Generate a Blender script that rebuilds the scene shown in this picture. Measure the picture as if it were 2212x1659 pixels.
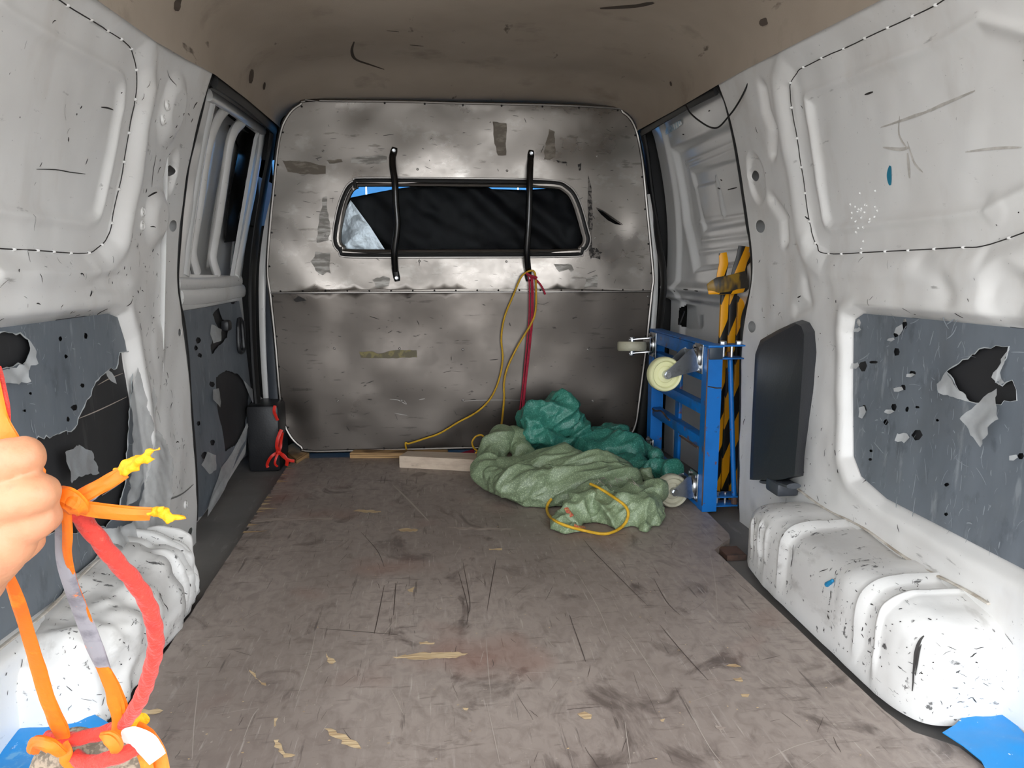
import bpy, bmesh, math, random
import numpy as np
from mathutils import Vector, Matrix, noise
from mathutils.geometry import delaunay_2d_cdt

for o in list(bpy.data.objects):
    bpy.data.objects.remove(o)
scene = bpy.context.scene
COL = scene.collection
random.seed(7)

# ------------------------------------------------------------------ camera
F_PX = 1650.0                       # focal length in pixels of the 2212 x 1659 frame
CAM_Z = 0.67                        # metres above the plywood
YAW, PITCH, ROLL = math.radians(6.35), math.radians(8.94), math.radians(0.0)
CAM = Vector((0.0, 0.0, CAM_Z))
_fw = Vector((math.sin(YAW)*math.cos(PITCH), math.cos(YAW)*math.cos(PITCH), -math.sin(PITCH)))
_rt = Vector((math.cos(YAW), -math.sin(YAW), 0.0))
_up = _rt.cross(_fw)
cd = bpy.data.cameras.new('camera'); cam = bpy.data.objects.new('camera', cd); COL.objects.link(cam)
cd.sensor_fit = 'HORIZONTAL'; cd.sensor_width = 36.0; cd.lens = 36.0*F_PX/2212.0
cd.clip_start = 0.02
rot = Matrix((_rt, _up, -_fw)).transposed()
cam.matrix_world = Matrix.Translation(CAM) @ (rot @ Matrix.Rotation(ROLL, 3, 'Z')).to_4x4()
scene.camera = cam

# ------------------------------------------------------------------ daylight
scene.view_settings.view_transform = 'Standard'
scene.view_settings.look = 'None'
scene.view_settings.gamma = 1.0
scene.view_settings.use_curve_mapping = False
scene.view_settings.exposure = 0.62
world = bpy.data.worlds.new('overcast_sky'); scene.world = world
world.use_nodes = True
bg = world.node_tree.nodes['Background']
bg.inputs['Color'].default_value = (0.93, 0.965, 1.0, 1)
bg.inputs['Strength'].default_value = 3.4

# ------------------------------------------------------------------ helpers
def ray(px, py):
    return (_fw*F_PX + _rt*(px-1106.0) + _up*(829.5-py)).normalized()
def at_y(px, py, y):
    d = ray(px, py); return CAM + d*((y-CAM.y)/d.y)
def at_z(px, py, z):
    d = ray(px, py); return CAM + d*((z-CAM.z)/d.z)
def at_x(px, py, x):
    d = ray(px, py); return CAM + d*((x-CAM.x)/d.x)

XC = 0.125                                               # centre line of the van
_zs = np.array([-0.05, 0.2, 0.4, 0.6, 0.7, 0.8, 0.9, 1.0, 1.08, 1.13, 1.2])
_ws = np.array([0.712, 0.713, 0.717, 0.720, 0.711, 0.692, 0.669, 0.644, 0.616, 0.597, 0.570])
_hwp = np.polyfit(_zs, _ws, 5)
def hw(y, z):
    w = np.polyval(_hwp, np.clip(z, -0.05, 1.2))
    k = np.interp(z, [0.6, 1.1], [0.045, -0.030])
    return w*(1-k*np.clip((y-1.85)/0.8, 0, 1.2))
def on_wall(side, px, py, off=0.0):
    """(y, z) where the pixel's sight line meets the smooth side wall moved outwards by off"""
    d = ray(px, py); lo, hi = 0.2, 6.0
    for _ in range(60):
        t = (lo+hi)/2; p = CAM + d*t
        if side*(p.x-XC) - float(hw(p.y, p.z)) - off < 0: lo = t
        else: hi = t
    return p.y, p.z

def sstep(a, b, x):
    t = np.clip((x-a)/(b-a), 0, 1); return t*t*(3-2*t)
def sd_rrect(u, v, cu, cv, hu, hv, r):
    qx = np.abs(u-cu)-hu+r; qy = np.abs(v-cv)-hv+r
    return np.minimum(np.maximum(qx, qy), 0)+np.hypot(np.maximum(qx, 0), np.maximum(qy, 0))-r
def in_poly(x, y, poly):
    c = False; n = len(poly); j = n-1
    for i in range(n):
        xi, yi = poly[i]; xj, yj = poly[j]
        if (yi > y) != (yj > y) and x < (xj-xi)*(y-yi)/(yj-yi)+xi: c = not c
        j = i
    return c
def sd_poly(U, V, poly):
    """signed distance (negative inside) of arrays U, V to a polygon"""
    P = np.array(poly); d = np.full(U.shape, 1e9); ins = np.zeros(U.shape, bool)
    for i in range(len(P)):
        a = P[i]; b = P[(i+1) % len(P)]; e = b-a
        w0, w1 = U-a[0], V-a[1]
        t = np.clip((w0*e[0]+w1*e[1])/(e@e+1e-12), 0, 1)
        d = np.minimum(d, np.hypot(w0-e[0]*t, w1-e[1]*t))
        c = ((a[1] > V) != (b[1] > V)) & (U < (b[0]-a[0])*(V-a[1])/(b[1]-a[1]+1e-12)+a[0])
        ins ^= c
    return np.where(ins, -d, d)
def vnoise(P, scale, seed=0, octaves=3):
    off = Vector((seed*13.7, seed*7.1, seed*3.3))
    return np.array([noise.fractal(Vector(p)*scale+off, 1.0, 2.0, octaves) for p in P])
def jag(poly, amp, step, seed=1):
    """polygon with its edges cut up and torn"""
    r = random.Random(seed); out = []
    n = len(poly)
    for i in range(n):
        a = poly[i]; b = poly[(i+1) % n]
        L = math.hypot(b[0]-a[0], b[1]-a[1]); k = max(1, int(L/step))
        for q in range(k):
            t = q/k; s = amp if q else amp*0.3
            out.append((a[0]+(b[0]-a[0])*t+r.uniform(-s, s), a[1]+(b[1]-a[1])*t+r.uniform(-s, s)))
    return out
def smooth_line(pts, n=8, closed=False):
    """Catmull-Rom through the points"""
    P = [Vector(p) for p in pts]; m = len(P); out = []
    rng = range(m) if closed else range(m-1)
    for i in rng:
        if closed: p0, p1, p2, p3 = P[i-1], P[i], P[(i+1) % m], P[(i+2) % m]
        else: p0, p1, p2, p3 = P[max(i-1, 0)], P[i], P[i+1], P[min(i+2, m-1)]
        for k in range(n):
            t = k/n
            out.append(0.5*((2*p1)+(p2-p0)*t+(2*p0-5*p1+4*p2-p3)*t*t+(3*p1-p0-3*p2+p3)*t**3))
    if not closed: out.append(P[-1])
    return out

def mesh_obj(name, verts, faces, mat, parent=None, smooth=True, sharp=None, **props):
    me = bpy.data.meshes.new(name)
    me.from_pydata([tuple(v) for v in verts], [], faces); me.validate(); me.update()
    return obj_from(name, me, mat, parent, smooth, sharp, **props)
def obj_from(name, me, mat, parent=None, smooth=True, sharp=None, **props):
    o = bpy.data.objects.new(name, me); COL.objects.link(o)
    for m in (mat if isinstance(mat, (list, tuple)) else [mat]): me.materials.append(m)
    if smooth: me.polygons.foreach_set('use_smooth', [True]*len(me.polygons))
    if smooth and sharp: me.set_sharp_from_angle(angle=math.radians(sharp))
    if parent is not None: set_parent(o, parent)
    for k, v in props.items(): o[k] = v
    return o
def set_parent(o, p):
    o.parent = p; o.matrix_parent_inverse = base_matrix(p).inverted()
def base_matrix(p):
    m = p.matrix_basis.copy()
    if p.parent: m = base_matrix(p.parent) @ p.matrix_parent_inverse @ m
    return m
def empty(name, loc, **props):
    o = bpy.data.objects.new(name, None); COL.objects.link(o); o.location = loc
    o.empty_display_size = 0.05
    for k, v in props.items(): o[k] = v
    return o
class MB:
    """collects vertices and faces of one mesh"""
    def __init__(s): s.v = []; s.f = []; s.mi = []
    def add(s, v, f, mi=0):
        n = len(s.v); s.v += [tuple(p) for p in v]; s.f += [tuple(i+n for i in q) for q in f]; s.mi += [mi]*len(f)
        return s
    def build(s, name, mat, parent=None, smooth=True, sharp=35, **props):
        o = mesh_obj(name, s.v, s.f, mat, parent, smooth, sharp, **props)
        if any(s.mi) and len(o.data.polygons) == len(s.mi): o.data.polygons.foreach_set('material_index', s.mi)
        return o
def tube_geo(pts, r, seg=10, closed=False, flat=None, up=None, caps=True, twist=0.0):
    """tube along points; r number or list; flat = thickness ratio of an oval section"""
    P = [Vector(p) for p in pts]; n = len(P)
    R = list(r) if hasattr(r, '__len__') else [r]*n
    T = []
    for i in range(n):
        a = P[i-1] if (closed or i) else P[0]; b = P[(i+1) % n] if (closed or i < n-1) else P[-1]
        t = (b-a); T.append(t.normalized() if t.length > 1e-9 else Vector((0, 0, 1)))
    ref = Vector(up) if up is not None else (Vector((0, 0, 1)) if abs(T[0].z) < 0.9 else Vector((1, 0, 0)))
    N = (ref-T[0]*ref.dot(T[0])).normalized(); V = []; Fc = []
    for i in range(n):
        if up is not None:
            u2 = Vector(up); N2 = u2-T[i]*u2.dot(T[i])
            if N2.length > 1e-6: N = N2.normalized()
        else:
            N = (N-T[i]*N.dot(T[i])).normalized()
        B = T[i].cross(N)
        tw = twist*i
        for k in range(seg):
            a = 2*math.pi*k/seg+tw
            V.append(P[i]+N*(math.cos(a)*R[i]*(flat if flat else 1))+B*(math.sin(a)*R[i]))
    m = n if closed else n-1
    for i in range(m):
        for k in range(seg):
            j = (i+1) % n
            Fc.append((i*seg+k, i*seg+(k+1) % seg, j*seg+(k+1) % seg, j*seg+k))
    if caps and not closed:
        Fc.append(tuple(range(seg-1, -1, -1))); Fc.append(tuple((n-1)*seg+k for k in range(seg)))
    return V, Fc
def box_geo(a, b, bev=0.0, M=None, seg=2):
    bm = bmesh.new(); bmesh.ops.create_cube(bm, size=1.0)
    a, b = Vector(a), Vector(b)
    for v in bm.verts:
        v.co = Vector(((a.x+b.x)/2+v.co.x*(b.x-a.x), (a.y+b.y)/2+v.co.y*(b.y-a.y), (a.z+b.z)/2+v.co.z*(b.z-a.z)))
    if bev: bmesh.ops.bevel(bm, geom=list(bm.edges), offset=bev, segments=seg, profile=0.5, affect='EDGES')
    return bm_geo(bm, M)
def bm_geo(bm, M=None):
    if M is not None: bmesh.ops.transform(bm, matrix=M, verts=bm.verts)
    bm.verts.index_update()
    V = [v.co.copy() for v in bm.verts]; Fc = [tuple(v.index for v in f.verts) for f in bm.faces]
    bm.free(); return V, Fc
def lathe_geo(prof, seg=32, M=None):
    """profile of (radius, height) turned about z; closed ring if the profile closes itself"""
    V = []; Fc = []; n = len(prof)
    for k in range(seg):
        a = 2*math.pi*k/seg
        for r, h in prof: V.append(Vector((r*math.cos(a), r*math.sin(a), h)))
    for k in range(seg):
        j = (k+1) % seg
        for i in range(n-1): Fc.append((k*n+i, j*n+i, j*n+i+1, k*n+i+1))
    if M is not None: V = [M @ v for v in V]
    return V, Fc
def frame_to(p, axis, up=(0, 0, 1)):
    z = Vector(axis).normalized(); u = Vector(up)
    if abs(z.dot(u)) > 0.98: u = Vector((1, 0, 0))
    x = u.cross(z).normalized(); y = z.cross(x)
    return Matrix.Translation(Vector(p)) @ Matrix((x, y, z)).transposed().to_4x4()
def grid_geo(us, vs, fn, keep=None, flip=False):
    """fn(U, V) -> X, Y, Z arrays"""
    U, V = np.meshgrid(us, vs, indexing='ij')
    X, Y, Z = fn(U, V)
    P = np.stack([X, Y, Z], -1).reshape(-1, 3)
    nu, nv = len(us), len(vs)
    i, j = np.meshgrid(np.arange(nu-1), np.arange(nv-1), indexing='ij')
    a = (i*nv+j).ravel(); q = np.stack([a, a+nv, a+nv+1, a+1], -1)
    if keep is not None:
        K = keep(U, V)
        kk = (K[:-1, :-1] & K[1:, :-1] & K[1:, 1:] & K[:-1, 1:]).ravel(); q = q[kk]
    if flip: q = q[:, ::-1]
    return P, q
def np_obj(name, P, Q, mat, parent=None, sharp=None, **props):
    """fast mesh from arrays, unused vertices dropped"""
    used = np.unique(Q); remap = np.full(len(P), -1); remap[used] = np.arange(len(used))
    P = P[used]; Q = remap[Q]
    me = bpy.data.meshes.new(name); k = Q.shape[1]
    me.vertices.add(len(P)); me.vertices.foreach_set('co', P.astype(np.float32).ravel())
    me.loops.add(Q.size); me.loops.foreach_set('vertex_index', Q.astype(np.int32).ravel())
    me.polygons.add(len(Q)); me.polygons.foreach_set('loop_start', np.arange(0, Q.size, k, dtype=np.int32))
    me.polygons.foreach_set('loop_total', np.full(len(Q), k, dtype=np.int32))
    me.update(calc_edges=True); me.validate()
    return obj_from(name, me, mat, parent, True, sharp, **props)
def sheet_geo(outer, holes=(), step=0.02, fn=lambda u, v: (u, v, 0), rng=None):
    """flat polygon with holes, triangulated with inner points, mapped into space"""
    pts = []; edges = []
    def loop(L):
        n0 = len(pts)
        for p in L: pts.append(Vector(p))
        for i in range(len(L)): edges.append((n0+i, n0+(i+1) % len(L)))
    loop(outer)
    for h in holes: loop(h)
    xs = [p[0] for p in outer]; ys = [p[1] for p in outer]
    U, V = np.meshgrid(np.arange(min(xs), max(xs), step), np.arange(min(ys), max(ys), step), indexing='ij')
    V = V+(np.arange(U.shape[0])[:, None] % 2)*step*0.5
    u, v = U.ravel(), V.ravel(); d = sd_poly(u, v, outer); ok = d < -step*0.45
    for h in holes: ok &= sd_poly(u, v, h) > step*0.45
    for a, b in zip(u[ok], v[ok]): pts.append(Vector((a, b)))
    vo, eo, fo, *_ = delaunay_2d_cdt(pts, edges, [], 1, 1e-6)
    cx = np.array([[sum(vo[i][0] for i in f)/len(f), sum(vo[i][1] for i in f)/len(f)] for f in fo])
    ok = sd_poly(cx[:, 0], cx[:, 1], outer) < 0
    for h in holes: ok &= sd_poly(cx[:, 0], cx[:, 1], h) > 0
    return [fn(p[0], p[1]) for p in vo], [tuple(f) for f, k in zip(fo, ok) if k]
def solidify(V, Fc, nrm, th):
    """give a sheet thickness along a fixed direction"""
    n = len(V); d = Vector(nrm)*th; V2 = [Vector(v) for v in V]+[Vector(v)+d for v in V]
    F2 = list(Fc)+[tuple(i+n for i in reversed(f)) for f in Fc]; cnt = {}
    for f in Fc:
        for i in range(len(f)):
            a, b = f[i], f[(i+1) % len(f)]
            if (b, a) in cnt: del cnt[(b, a)]
            else: cnt[(a, b)] = 1
    for a, b in cnt: F2.append((b, a, a+n, b+n))
    return V2, F2
def remesh_union(V, Fc, voxel, smooth_it=4, fac=0.5):
    me = bpy.data.meshes.new('tmp'); me.from_pydata([tuple(v) for v in V], [], Fc); me.update()
    o = bpy.data.objects.new('tmp', me); COL.objects.link(o)
    m = o.modifiers.new('r', 'REMESH'); m.mode = 'VOXEL'; m.voxel_size = voxel; m.adaptivity = 0
    if smooth_it:
        s = o.modifiers.new('s', 'SMOOTH'); s.factor = fac; s.iterations = smooth_it
    dg = bpy.context.evaluated_depsgraph_get()
    me2 = bpy.data.meshes.new_from_object(o.evaluated_get(dg))
    bpy.data.objects.remove(o); bpy.data.meshes.remove(me)
    return me2
def capsule_geo(a, b, ra, rb, seg=16, rings=6, sq=None):
    """tapered capsule with round ends; sq = (axis, factor) squashes the section along a direction"""
    a, b = Vector(a), Vector(b); ax = (b-a)
    if ax.length < 1e-6: ax = Vector((0, 0, 1e-4))
    t = ax.normalized(); pts = []; rr = []
    for i in range(rings+1):
        an = math.pi/2*(1-i/rings); pts.append(a-t*ra*math.sin(an)); rr.append(max(ra*math.cos(an), 1e-5))
    for i in range(rings+1):
        an = math.pi/2*i/rings; pts.append(b+t*rb*math.sin(an)); rr.append(max(rb*math.cos(an), 1e-5))
    ref = Vector((0, 0, 1)) if abs(t.z) < 0.9 else Vector((1, 0, 0))
    if sq: ref = Vector(sq[0])
    N = (ref-t*ref.dot(t)).normalized(); B = t.cross(N); k2 = sq[1] if sq else 1.0
    V = []; Fc = []
    for p, r in zip(pts, rr):
        for k in range(seg):
            an = 2*math.pi*k/seg; V.append(p+N*math.cos(an)*r*k2+B*math.sin(an)*r)
    n = len(pts)
    for i in range(n-1):
        for k in range(seg):
            Fc.append((i*seg+k, i*seg+(k+1) % seg, (i+1)*seg+(k+1) % seg, (i+1)*seg+k))
    Fc.append(tuple(range(seg-1, -1, -1))); Fc.append(tuple((n-1)*seg+k for k in range(seg)))
    return V, Fc
def chain_geo(pts, rad, sq=None, seg=14):
    V = []; Fc = []
    for i in range(len(pts)-1):
        v, f = capsule_geo(pts[i], pts[i+1], rad[i], rad[i+1], seg, 5, sq)
        n = len(V); V += v; Fc += [tuple(q+n for q in g) for g in f]
    return V, Fc

# ------------------------------------------------------------------ materials
def lin(c):
    return tuple(((x/255)/12.92 if x/255 <= 0.04045 else ((x/255+0.055)/1.055)**2.4) for x in c)
def mat(name, col, rough=0.5, metal=0.0, layers=(), bump=None, spec=0.5, coat=0.0, sheen=0.0, trans=0.0, sss=0.0, rlayers=()):
    """col = sRGB 0..255.  layers: (scale, stretch xyz, lo, hi, colour, strength[, detail, distortion])"""
    m = bpy.data.materials.new(name); m.use_nodes = True
    nt = m.node_tree; N = nt.nodes; L = nt.links; b = N['Principled BSDF']
    tc = N.new('ShaderNodeTexCoord')
    def nz(scale, st, detail=4.0, dist=0.0, seed=0.0):
        mp = N.new('ShaderNodeMapping'); L.new(tc.outputs['Object'], mp.inputs['Vector'])
        mp.inputs['Scale'].default_value = st; mp.inputs['Location'].default_value = (seed*1.7, seed*0.9, seed*2.3)
        n = N.new('ShaderNodeTexNoise'); L.new(mp.outputs['Vector'], n.inputs['Vector'])
        n.inputs['Scale'].default_value = scale; n.inputs['Detail'].default_value = detail
        n.inputs['Distortion'].default_value = dist; n.inputs['Roughness'].default_value = 0.6
        return n.outputs['Fac']
    def rng(v, lo, hi, a=0.0, c=1.0):
        r = N.new('ShaderNodeMapRange'); L.new(v, r.inputs['Value'])
        r.inputs['From Min'].default_value = lo; r.inputs['From Max'].default_value = hi
        r.inputs['To Min'].default_value = a; r.inputs['To Max'].default_value = c
        return r.outputs['Result']
    cur = None; base = lin(col)+(1,)
    for i, ly in enumerate(layers):
        sc, st, lo, hi, c2, s = ly[:6]
        v = rng(nz(sc, st, ly[6] if len(ly) > 6 else 4.0, ly[7] if len(ly) > 7 else 0.0, i*3.1+1), lo, hi, 0.0, s)
        mx = N.new('ShaderNodeMix'); mx.data_type = 'RGBA'; L.new(v, mx.inputs['Factor'])
        if cur is None: mx.inputs['A'].default_value = base
        else: L.new(cur, mx.inputs['A'])
        mx.inputs['B'].default_value = lin(c2)+(1,); cur = mx.outputs['Result']
    if cur is None: b.inputs['Base Color'].default_value = base
    else: L.new(cur, b.inputs['Base Color'])
    b.inputs['Roughness'].default_value = rough; b.inputs['Metallic'].default_value = metal
    b.inputs['Specular IOR Level'].default_value = spec; b.inputs['Coat Weight'].default_value = coat
    b.inputs['Coat Roughness'].default_value = 0.12
    b.inputs['Sheen Weight'].default_value = sheen
    if sss:
        b.inputs['Subsurface Weight'].default_value = sss; b.inputs['Subsurface Radius'].default_value = (1.0, 0.4, 0.2)
        b.inputs['Subsurface Scale'].default_value = 0.006
    for i, (sc, st, lo, hi, a, c) in enumerate(rlayers):
        L.new(rng(nz(sc, st, 5.0, 0.0, 20+i), lo, hi, a, c), b.inputs['Roughness'])
    if bump:
        src = None
        for i, (sc, st, s) in enumerate(bump):
            bp = N.new('ShaderNodeBump'); bp.inputs['Strength'].default_value = s; bp.inputs['Distance'].default_value = 0.004
            L.new(nz(sc, st, 3.0, 0.0, 40+i), bp.inputs['Height'])
            if src is not None: L.new(src, bp.inputs['Normal'])
            src = bp.outputs['Normal']
        L.new(src, b.inputs['Normal'])
    if trans:
        out = N['Material Output']; t = N.new('ShaderNodeBsdfTransparent'); ms = N.new('ShaderNodeMixShader')
        ms.inputs['Fac'].default_value = 1-trans
        if layers:                               # worn, creased places let less through
            v = rng(nz(layers[0][0], layers[0][1], 4.0, 0.0, 4.1), 0.3, 0.75, 1-trans-0.06, 1-trans+0.10); L.new(v, ms.inputs['Fac'])
        L.new(t.outputs[0], ms.inputs[1]); L.new(b.outputs[0], ms.inputs[2]); L.new(ms.outputs[0], out.inputs['Surface'])
    return m
I3 = (1, 1, 1)
WHITE = mat('worn_white_paint', (231, 230, 228), 0.38, layers=[
    (3.0, I3, 0.42, 0.78, (204, 199, 193), 0.55), (9.0, (1, 1, .35), 0.55, 0.8, (184, 172, 158), 0.35),
    (60, (1, .25, 1), 0.66, 0.74, (96, 92, 88), 0.5, 6), (140, I3, 0.70, 0.76, (70, 68, 66), 0.6, 3)],
    bump=[(7, I3, 0.12), (40, I3, 0.05)], coat=0.15)
WHITE_BEAT = mat('battered_white_paint', (229, 228, 226), 0.42, layers=[
    (4.0, I3, 0.45, 0.75, (182, 176, 168), 0.5), (16, (1, .5, 1), 0.58, 0.72, (140, 134, 126), 0.45, 6),
    (45, (.5, 1.4, 1), 0.635, 0.68, (44, 42, 42), 0.85, 7), (110, (1, .4, 1), 0.67, 0.71, (52, 50, 50), 0.8, 4)],
    bump=[(9, I3, 0.35), (50, I3, 0.10)])
DOORGREY = mat('glossy_white_paint', (224, 224, 223), 0.2, layers=[(4, I3, 0.45, 0.8, (200, 199, 196), 0.5), (90, I3, .71, .75, (60, 60, 60), .6)], coat=0.5)
HEADLINER = mat('dirty_brown_headliner', (184, 171, 156), 0.9, layers=[
    (2.2, I3, 0.4, 0.7, (164, 150, 135), 0.8), (6, (1, 1, 1), 0.58, 0.75, (134, 121, 108), 0.6, 5), (22, (1, .3, 1), 0.68, 0.74, (70, 60, 52), 0.7)],
    bump=[(250, I3, 0.12), (5, I3, 0.15)], spec=0.15)
ALU_UP = mat('scuffed_aluminium', (146, 140, 134), 0.34, 0.9, layers=[
    (9, (1, 1, 1.6), 0.57, 0.66, (172, 168, 162), 0.45, 8), (30, (.35, 1, 1.6), 0.62, 0.68, (92, 86, 80), 0.55, 7)],
    bump=[(3.5, I3, 0.45), (14, I3, 0.08)], rlayers=[(5, (1, 1, 1.3), 0.35, 0.65, 0.24, 0.46)])
ALU_LOW = mat('reflection_darkened_aluminium', (96, 90, 85), 0.36, 0.9, layers=[  # upper panel's metal again, base darkened for the floor it mirrors
    (24, (.25, 1, 1.8), 0.62, 0.68, (66, 61, 58), 0.6, 7), (70, (.4, 1, 1), 0.67, 0.71, (44, 41, 40), 0.7, 4)],
    bump=[(3.0, I3, 0.55), (12, I3, 0.08)], rlayers=[(5, I3, 0.35, 0.65, 0.27, 0.46)])
STEEL = mat('bright_rolled_edge', (132, 128, 124), 0.33, 1.0, layers=[(30, I3, 0.55, 0.7, (120, 115, 110), 0.6)])
ZINC = mat('zinc_plated_steel', (196, 199, 202), 0.3, 1.0, layers=[(40, I3, 0.5, 0.72, (140, 140, 138), 0.7)], bump=[(60, I3, 0.08)])
BLACKPL = mat('black_plastic', (34, 35, 38), 0.42, layers=[(8, I3, 0.5, 0.75, (48, 49, 52), 0.6), (80, (1, 1, .3), .68, .72, (84, 84, 84), .5)], bump=[(180, I3, 0.10)])
GREYPL = mat('slate_grey_plastic', (66, 70, 77), 0.42, layers=[(8, I3, 0.5, 0.75, (80, 84, 90), 0.6)], bump=[(180, I3, 0.10)])
RUBBER = mat('black_rubber', (24, 24, 25), 0.55, layers=[(15, I3, 0.5, 0.8, (40, 39, 38), 0.7)])
BLACKPAINT = mat('gloss_black_paint', (16, 15, 15), 0.22, coat=0.4, bump=[(60, I3, 0.10)])
BACKING = mat('black_backing_board', (44, 44, 46), 0.55, layers=[(6, I3, .45, .75, (56, 56, 58), .8), (30, (1, 1, .12), .62, .68, (84, 84, 84), .4)])
FILM = mat('torn_plastic_film', (112, 119, 127), 0.42, layers=[
    (10, (1, 1, .45), 0.45, 0.75, (94, 101, 109), 0.8), (40, (1, 1, .25), 0.60, 0.7, (158, 164, 169), 0.5, 6), (5, I3, .55, .8, (98, 99, 98), .5), (26, (1, 1, .6), .58, .68, (78, 84, 91), .5, 8)], bump=[(16, (1, 1, .4), 0.30)])
FILM_LOOSE = mat('loose_plastic_film', (206, 208, 208), 0.35, layers=[(14, I3, 0.45, 0.75, (176, 178, 178), 0.8)], bump=[(20, I3, 0.35)], trans=0.42)
PLY = mat('film_faced_plywood', (158, 146, 138), 0.46, layers=[
    (1.6, (1, .7, 1), 0.44, 0.66, (130, 118, 111), 0.85, 3), (3.6, (1, .5, 1), 0.54, 0.72, (184, 172, 164), 0.6, 5),
    (34, (1.3, .9, 1), 0.44, 0.66, (116, 104, 98), 0.5, 10, .6), (46, (2.4, .30, 1), 0.58, 0.72, (178, 168, 161), 0.45, 10), (36, (.4, 2.4, 1), 0.60, 0.70, (84, 73, 68), 0.5, 10),
    (9, (1, .7, 1), 0.57, 0.68, (84, 73, 68), 0.75, 9, 1.2), (60, (2.8, .15, 1), 0.64, 0.69, (190, 180, 172), 0.5, 6), (44, (2.4, .14, 1), 0.64, 0.69, (66, 57, 53), 0.6, 6),
    (120, I3, 0.69, 0.74, (186, 174, 160), 0.6, 3), (2.6, I3, .56, .74, (142, 100, 86), .6, 3)], bump=[(30, (3, .4, 1), 0.10), (9, I3, 0.06)], spec=0.4)
WOOD = mat('raw_splintered_wood', (206, 182, 144), 0.75, layers=[(90, (.12, 3.0, 1), 0.45, 0.60, (160, 130, 96), 0.85, 6), (14, I3, .5, .7, (232, 210, 172), .5)], bump=[(90, (.2, 2, 1), 0.4)])
TIMBER = mat('pale_planed_timber', (214, 196, 176), 0.7, layers=[(22, (.2, 2, 2), 0.5, 0.7, (186, 164, 144), 0.7, 6), (30, (.5, 2, 2), .62, .7, (140, 122, 108), .5)])
PLYEDGE = mat('plywood_edge', (188, 152, 106), 0.75, layers=[(120, (.05, .05, 2.0), 0.48, 0.56, (120, 90, 58), 0.85, 2)])
SHELF = mat('grey_floor_rubber', (124, 121, 119), 0.6, layers=[(4, I3, .45, .7, (104, 101, 99), .8), (26, (2, .4, 1), .62, .7, (150, 146, 142), .5, 6)], bump=[(60, I3, .08)])
BLUEPAINT = mat('chipped_blue_paint', (14, 112, 196), 0.4, layers=[(7, I3, 0.5, 0.75, (10, 88, 160), 0.6), (40, I3, 0.645, 0.68, (110, 66, 46), 0.9, 6), (18, I3, .66, .7, (40, 52, 66), .7, 5)], bump=[(70, I3, .1)])
DIRTYBLUE = mat('dirty_blue_paint', (14, 112, 196), 0.42, layers=[(14, I3, 0.52, 0.66, (40, 74, 106), 0.6, 6), (30, I3, 0.62, 0.67, (112, 68, 52), 0.85, 6)], bump=[(70, I3, .1)])
RUST = mat('rusty_bare_steel', (110, 84, 72), 0.7, 0.3, layers=[(20, I3, .45, .65, (66, 58, 56), .8)])
NYLON = mat('ivory_nylon_wheel', (226, 226, 178), 0.4, layers=[(10, I3, .5, .75, (206, 206, 150), .6)], sss=0.0)
NYLON_OLD = mat('scuffed_ivory_nylon_wheel', (190, 186, 164), 0.45, layers=[(14, I3, .45, .7, (150, 146, 128), .7), (60, I3, .66, .7, (70, 66, 60), .6)])
def weave(name, col, c_dark, c_lite):
    return mat(name, col, 0.38, layers=[(6, I3, .42, .7, c_dark, .6), (330, I3, .53, .66, c_lite, .6, 2), (260, I3, .36, .46, col, 0.0), (120, I3, .60, .72, c_lite, .35)],
               bump=[(300, I3, .35), (45, I3, .18)], spec=0.6)
SACK_TEAL = weave('teal_woven_polypropylene', (50, 126, 110), (38, 100, 90), (124, 196, 176))
SACK_PALE = weave('sage_woven_polypropylene', (126, 144, 112), (98, 112, 88), (190, 204, 168))
YELLOWCORD = mat('yellow_cord', (214, 168, 40), 0.6, layers=[(60, I3, .5, .7, (170, 124, 30), .6)], bump=[(200, I3, .4)])
REDCORD = mat('crimson_cord', (178, 32, 62), 0.65, layers=[(60, I3, .5, .7, (120, 18, 44), .6)], bump=[(200, I3, .4)])
REDRIBBON = mat('red_ribbon', (226, 44, 30), 0.45, layers=[(30, I3, .5, .75, (170, 22, 20), .6)])
ROPE = mat('red_rope', (208, 54, 40), 0.75, layers=[(60, I3, .45, .7, (168, 34, 28), .6), (180, I3, .62, .7, (230, 100, 80), .6)], bump=[(260, I3, .5)], sheen=0.2)
ORANGE = mat('orange_webbing', (238, 118, 10), 0.6, layers=[(14, (1, 1, .4), .48, .72, (196, 78, 4), .8), (70, I3, .6, .7, (248, 150, 30), .5)], bump=[(90, I3, .3)])
ORANGEFRAY = mat('frayed_yellow_webbing_end', (246, 172, 14), 0.65, layers=[(60, I3, .52, .66, (250, 140, 20), .8)], bump=[(160, I3, .5)])
TAPEGREY = mat('grey_reflective_strip', (150, 148, 156), 0.4, layers=[(40, I3, .46, .6, (104, 102, 112), .8, 6), (60, I3, .63, .68, (250, 130, 50), .8)])
TAPEWHITE = mat('white_reflective_strip', (240, 240, 240), 0.45)
SKIN = mat('skin', (192, 136, 102), 0.5, layers=[(30, I3, .45, .7, (190, 126, 96), .6), (140, I3, .55, .75, (172, 108, 82), .35)], bump=[(180, I3, .14), (60, I3, .08)], sss=0.12)
MESHBAG = mat('taupe_mesh_fabric', (150, 134, 116), 0.8, layers=[(190, I3, .46, .58, (92, 82, 70), .8, 2)], bump=[(190, I3, .6)])
BLUESHEET = mat('bright_blue_plastic_sheet', (8, 142, 220), 0.35, layers=[(5, I3, .5, .75, (6, 116, 196), .7), (26, I3, .62, .68, (118, 180, 222), .7, 6), (14, I3, .66, .7, (108, 106, 130), .7, 6), (60, I3, .68, .71, (240, 246, 250), .9)], bump=[(12, I3, .3), (50, I3, .1)])
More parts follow.
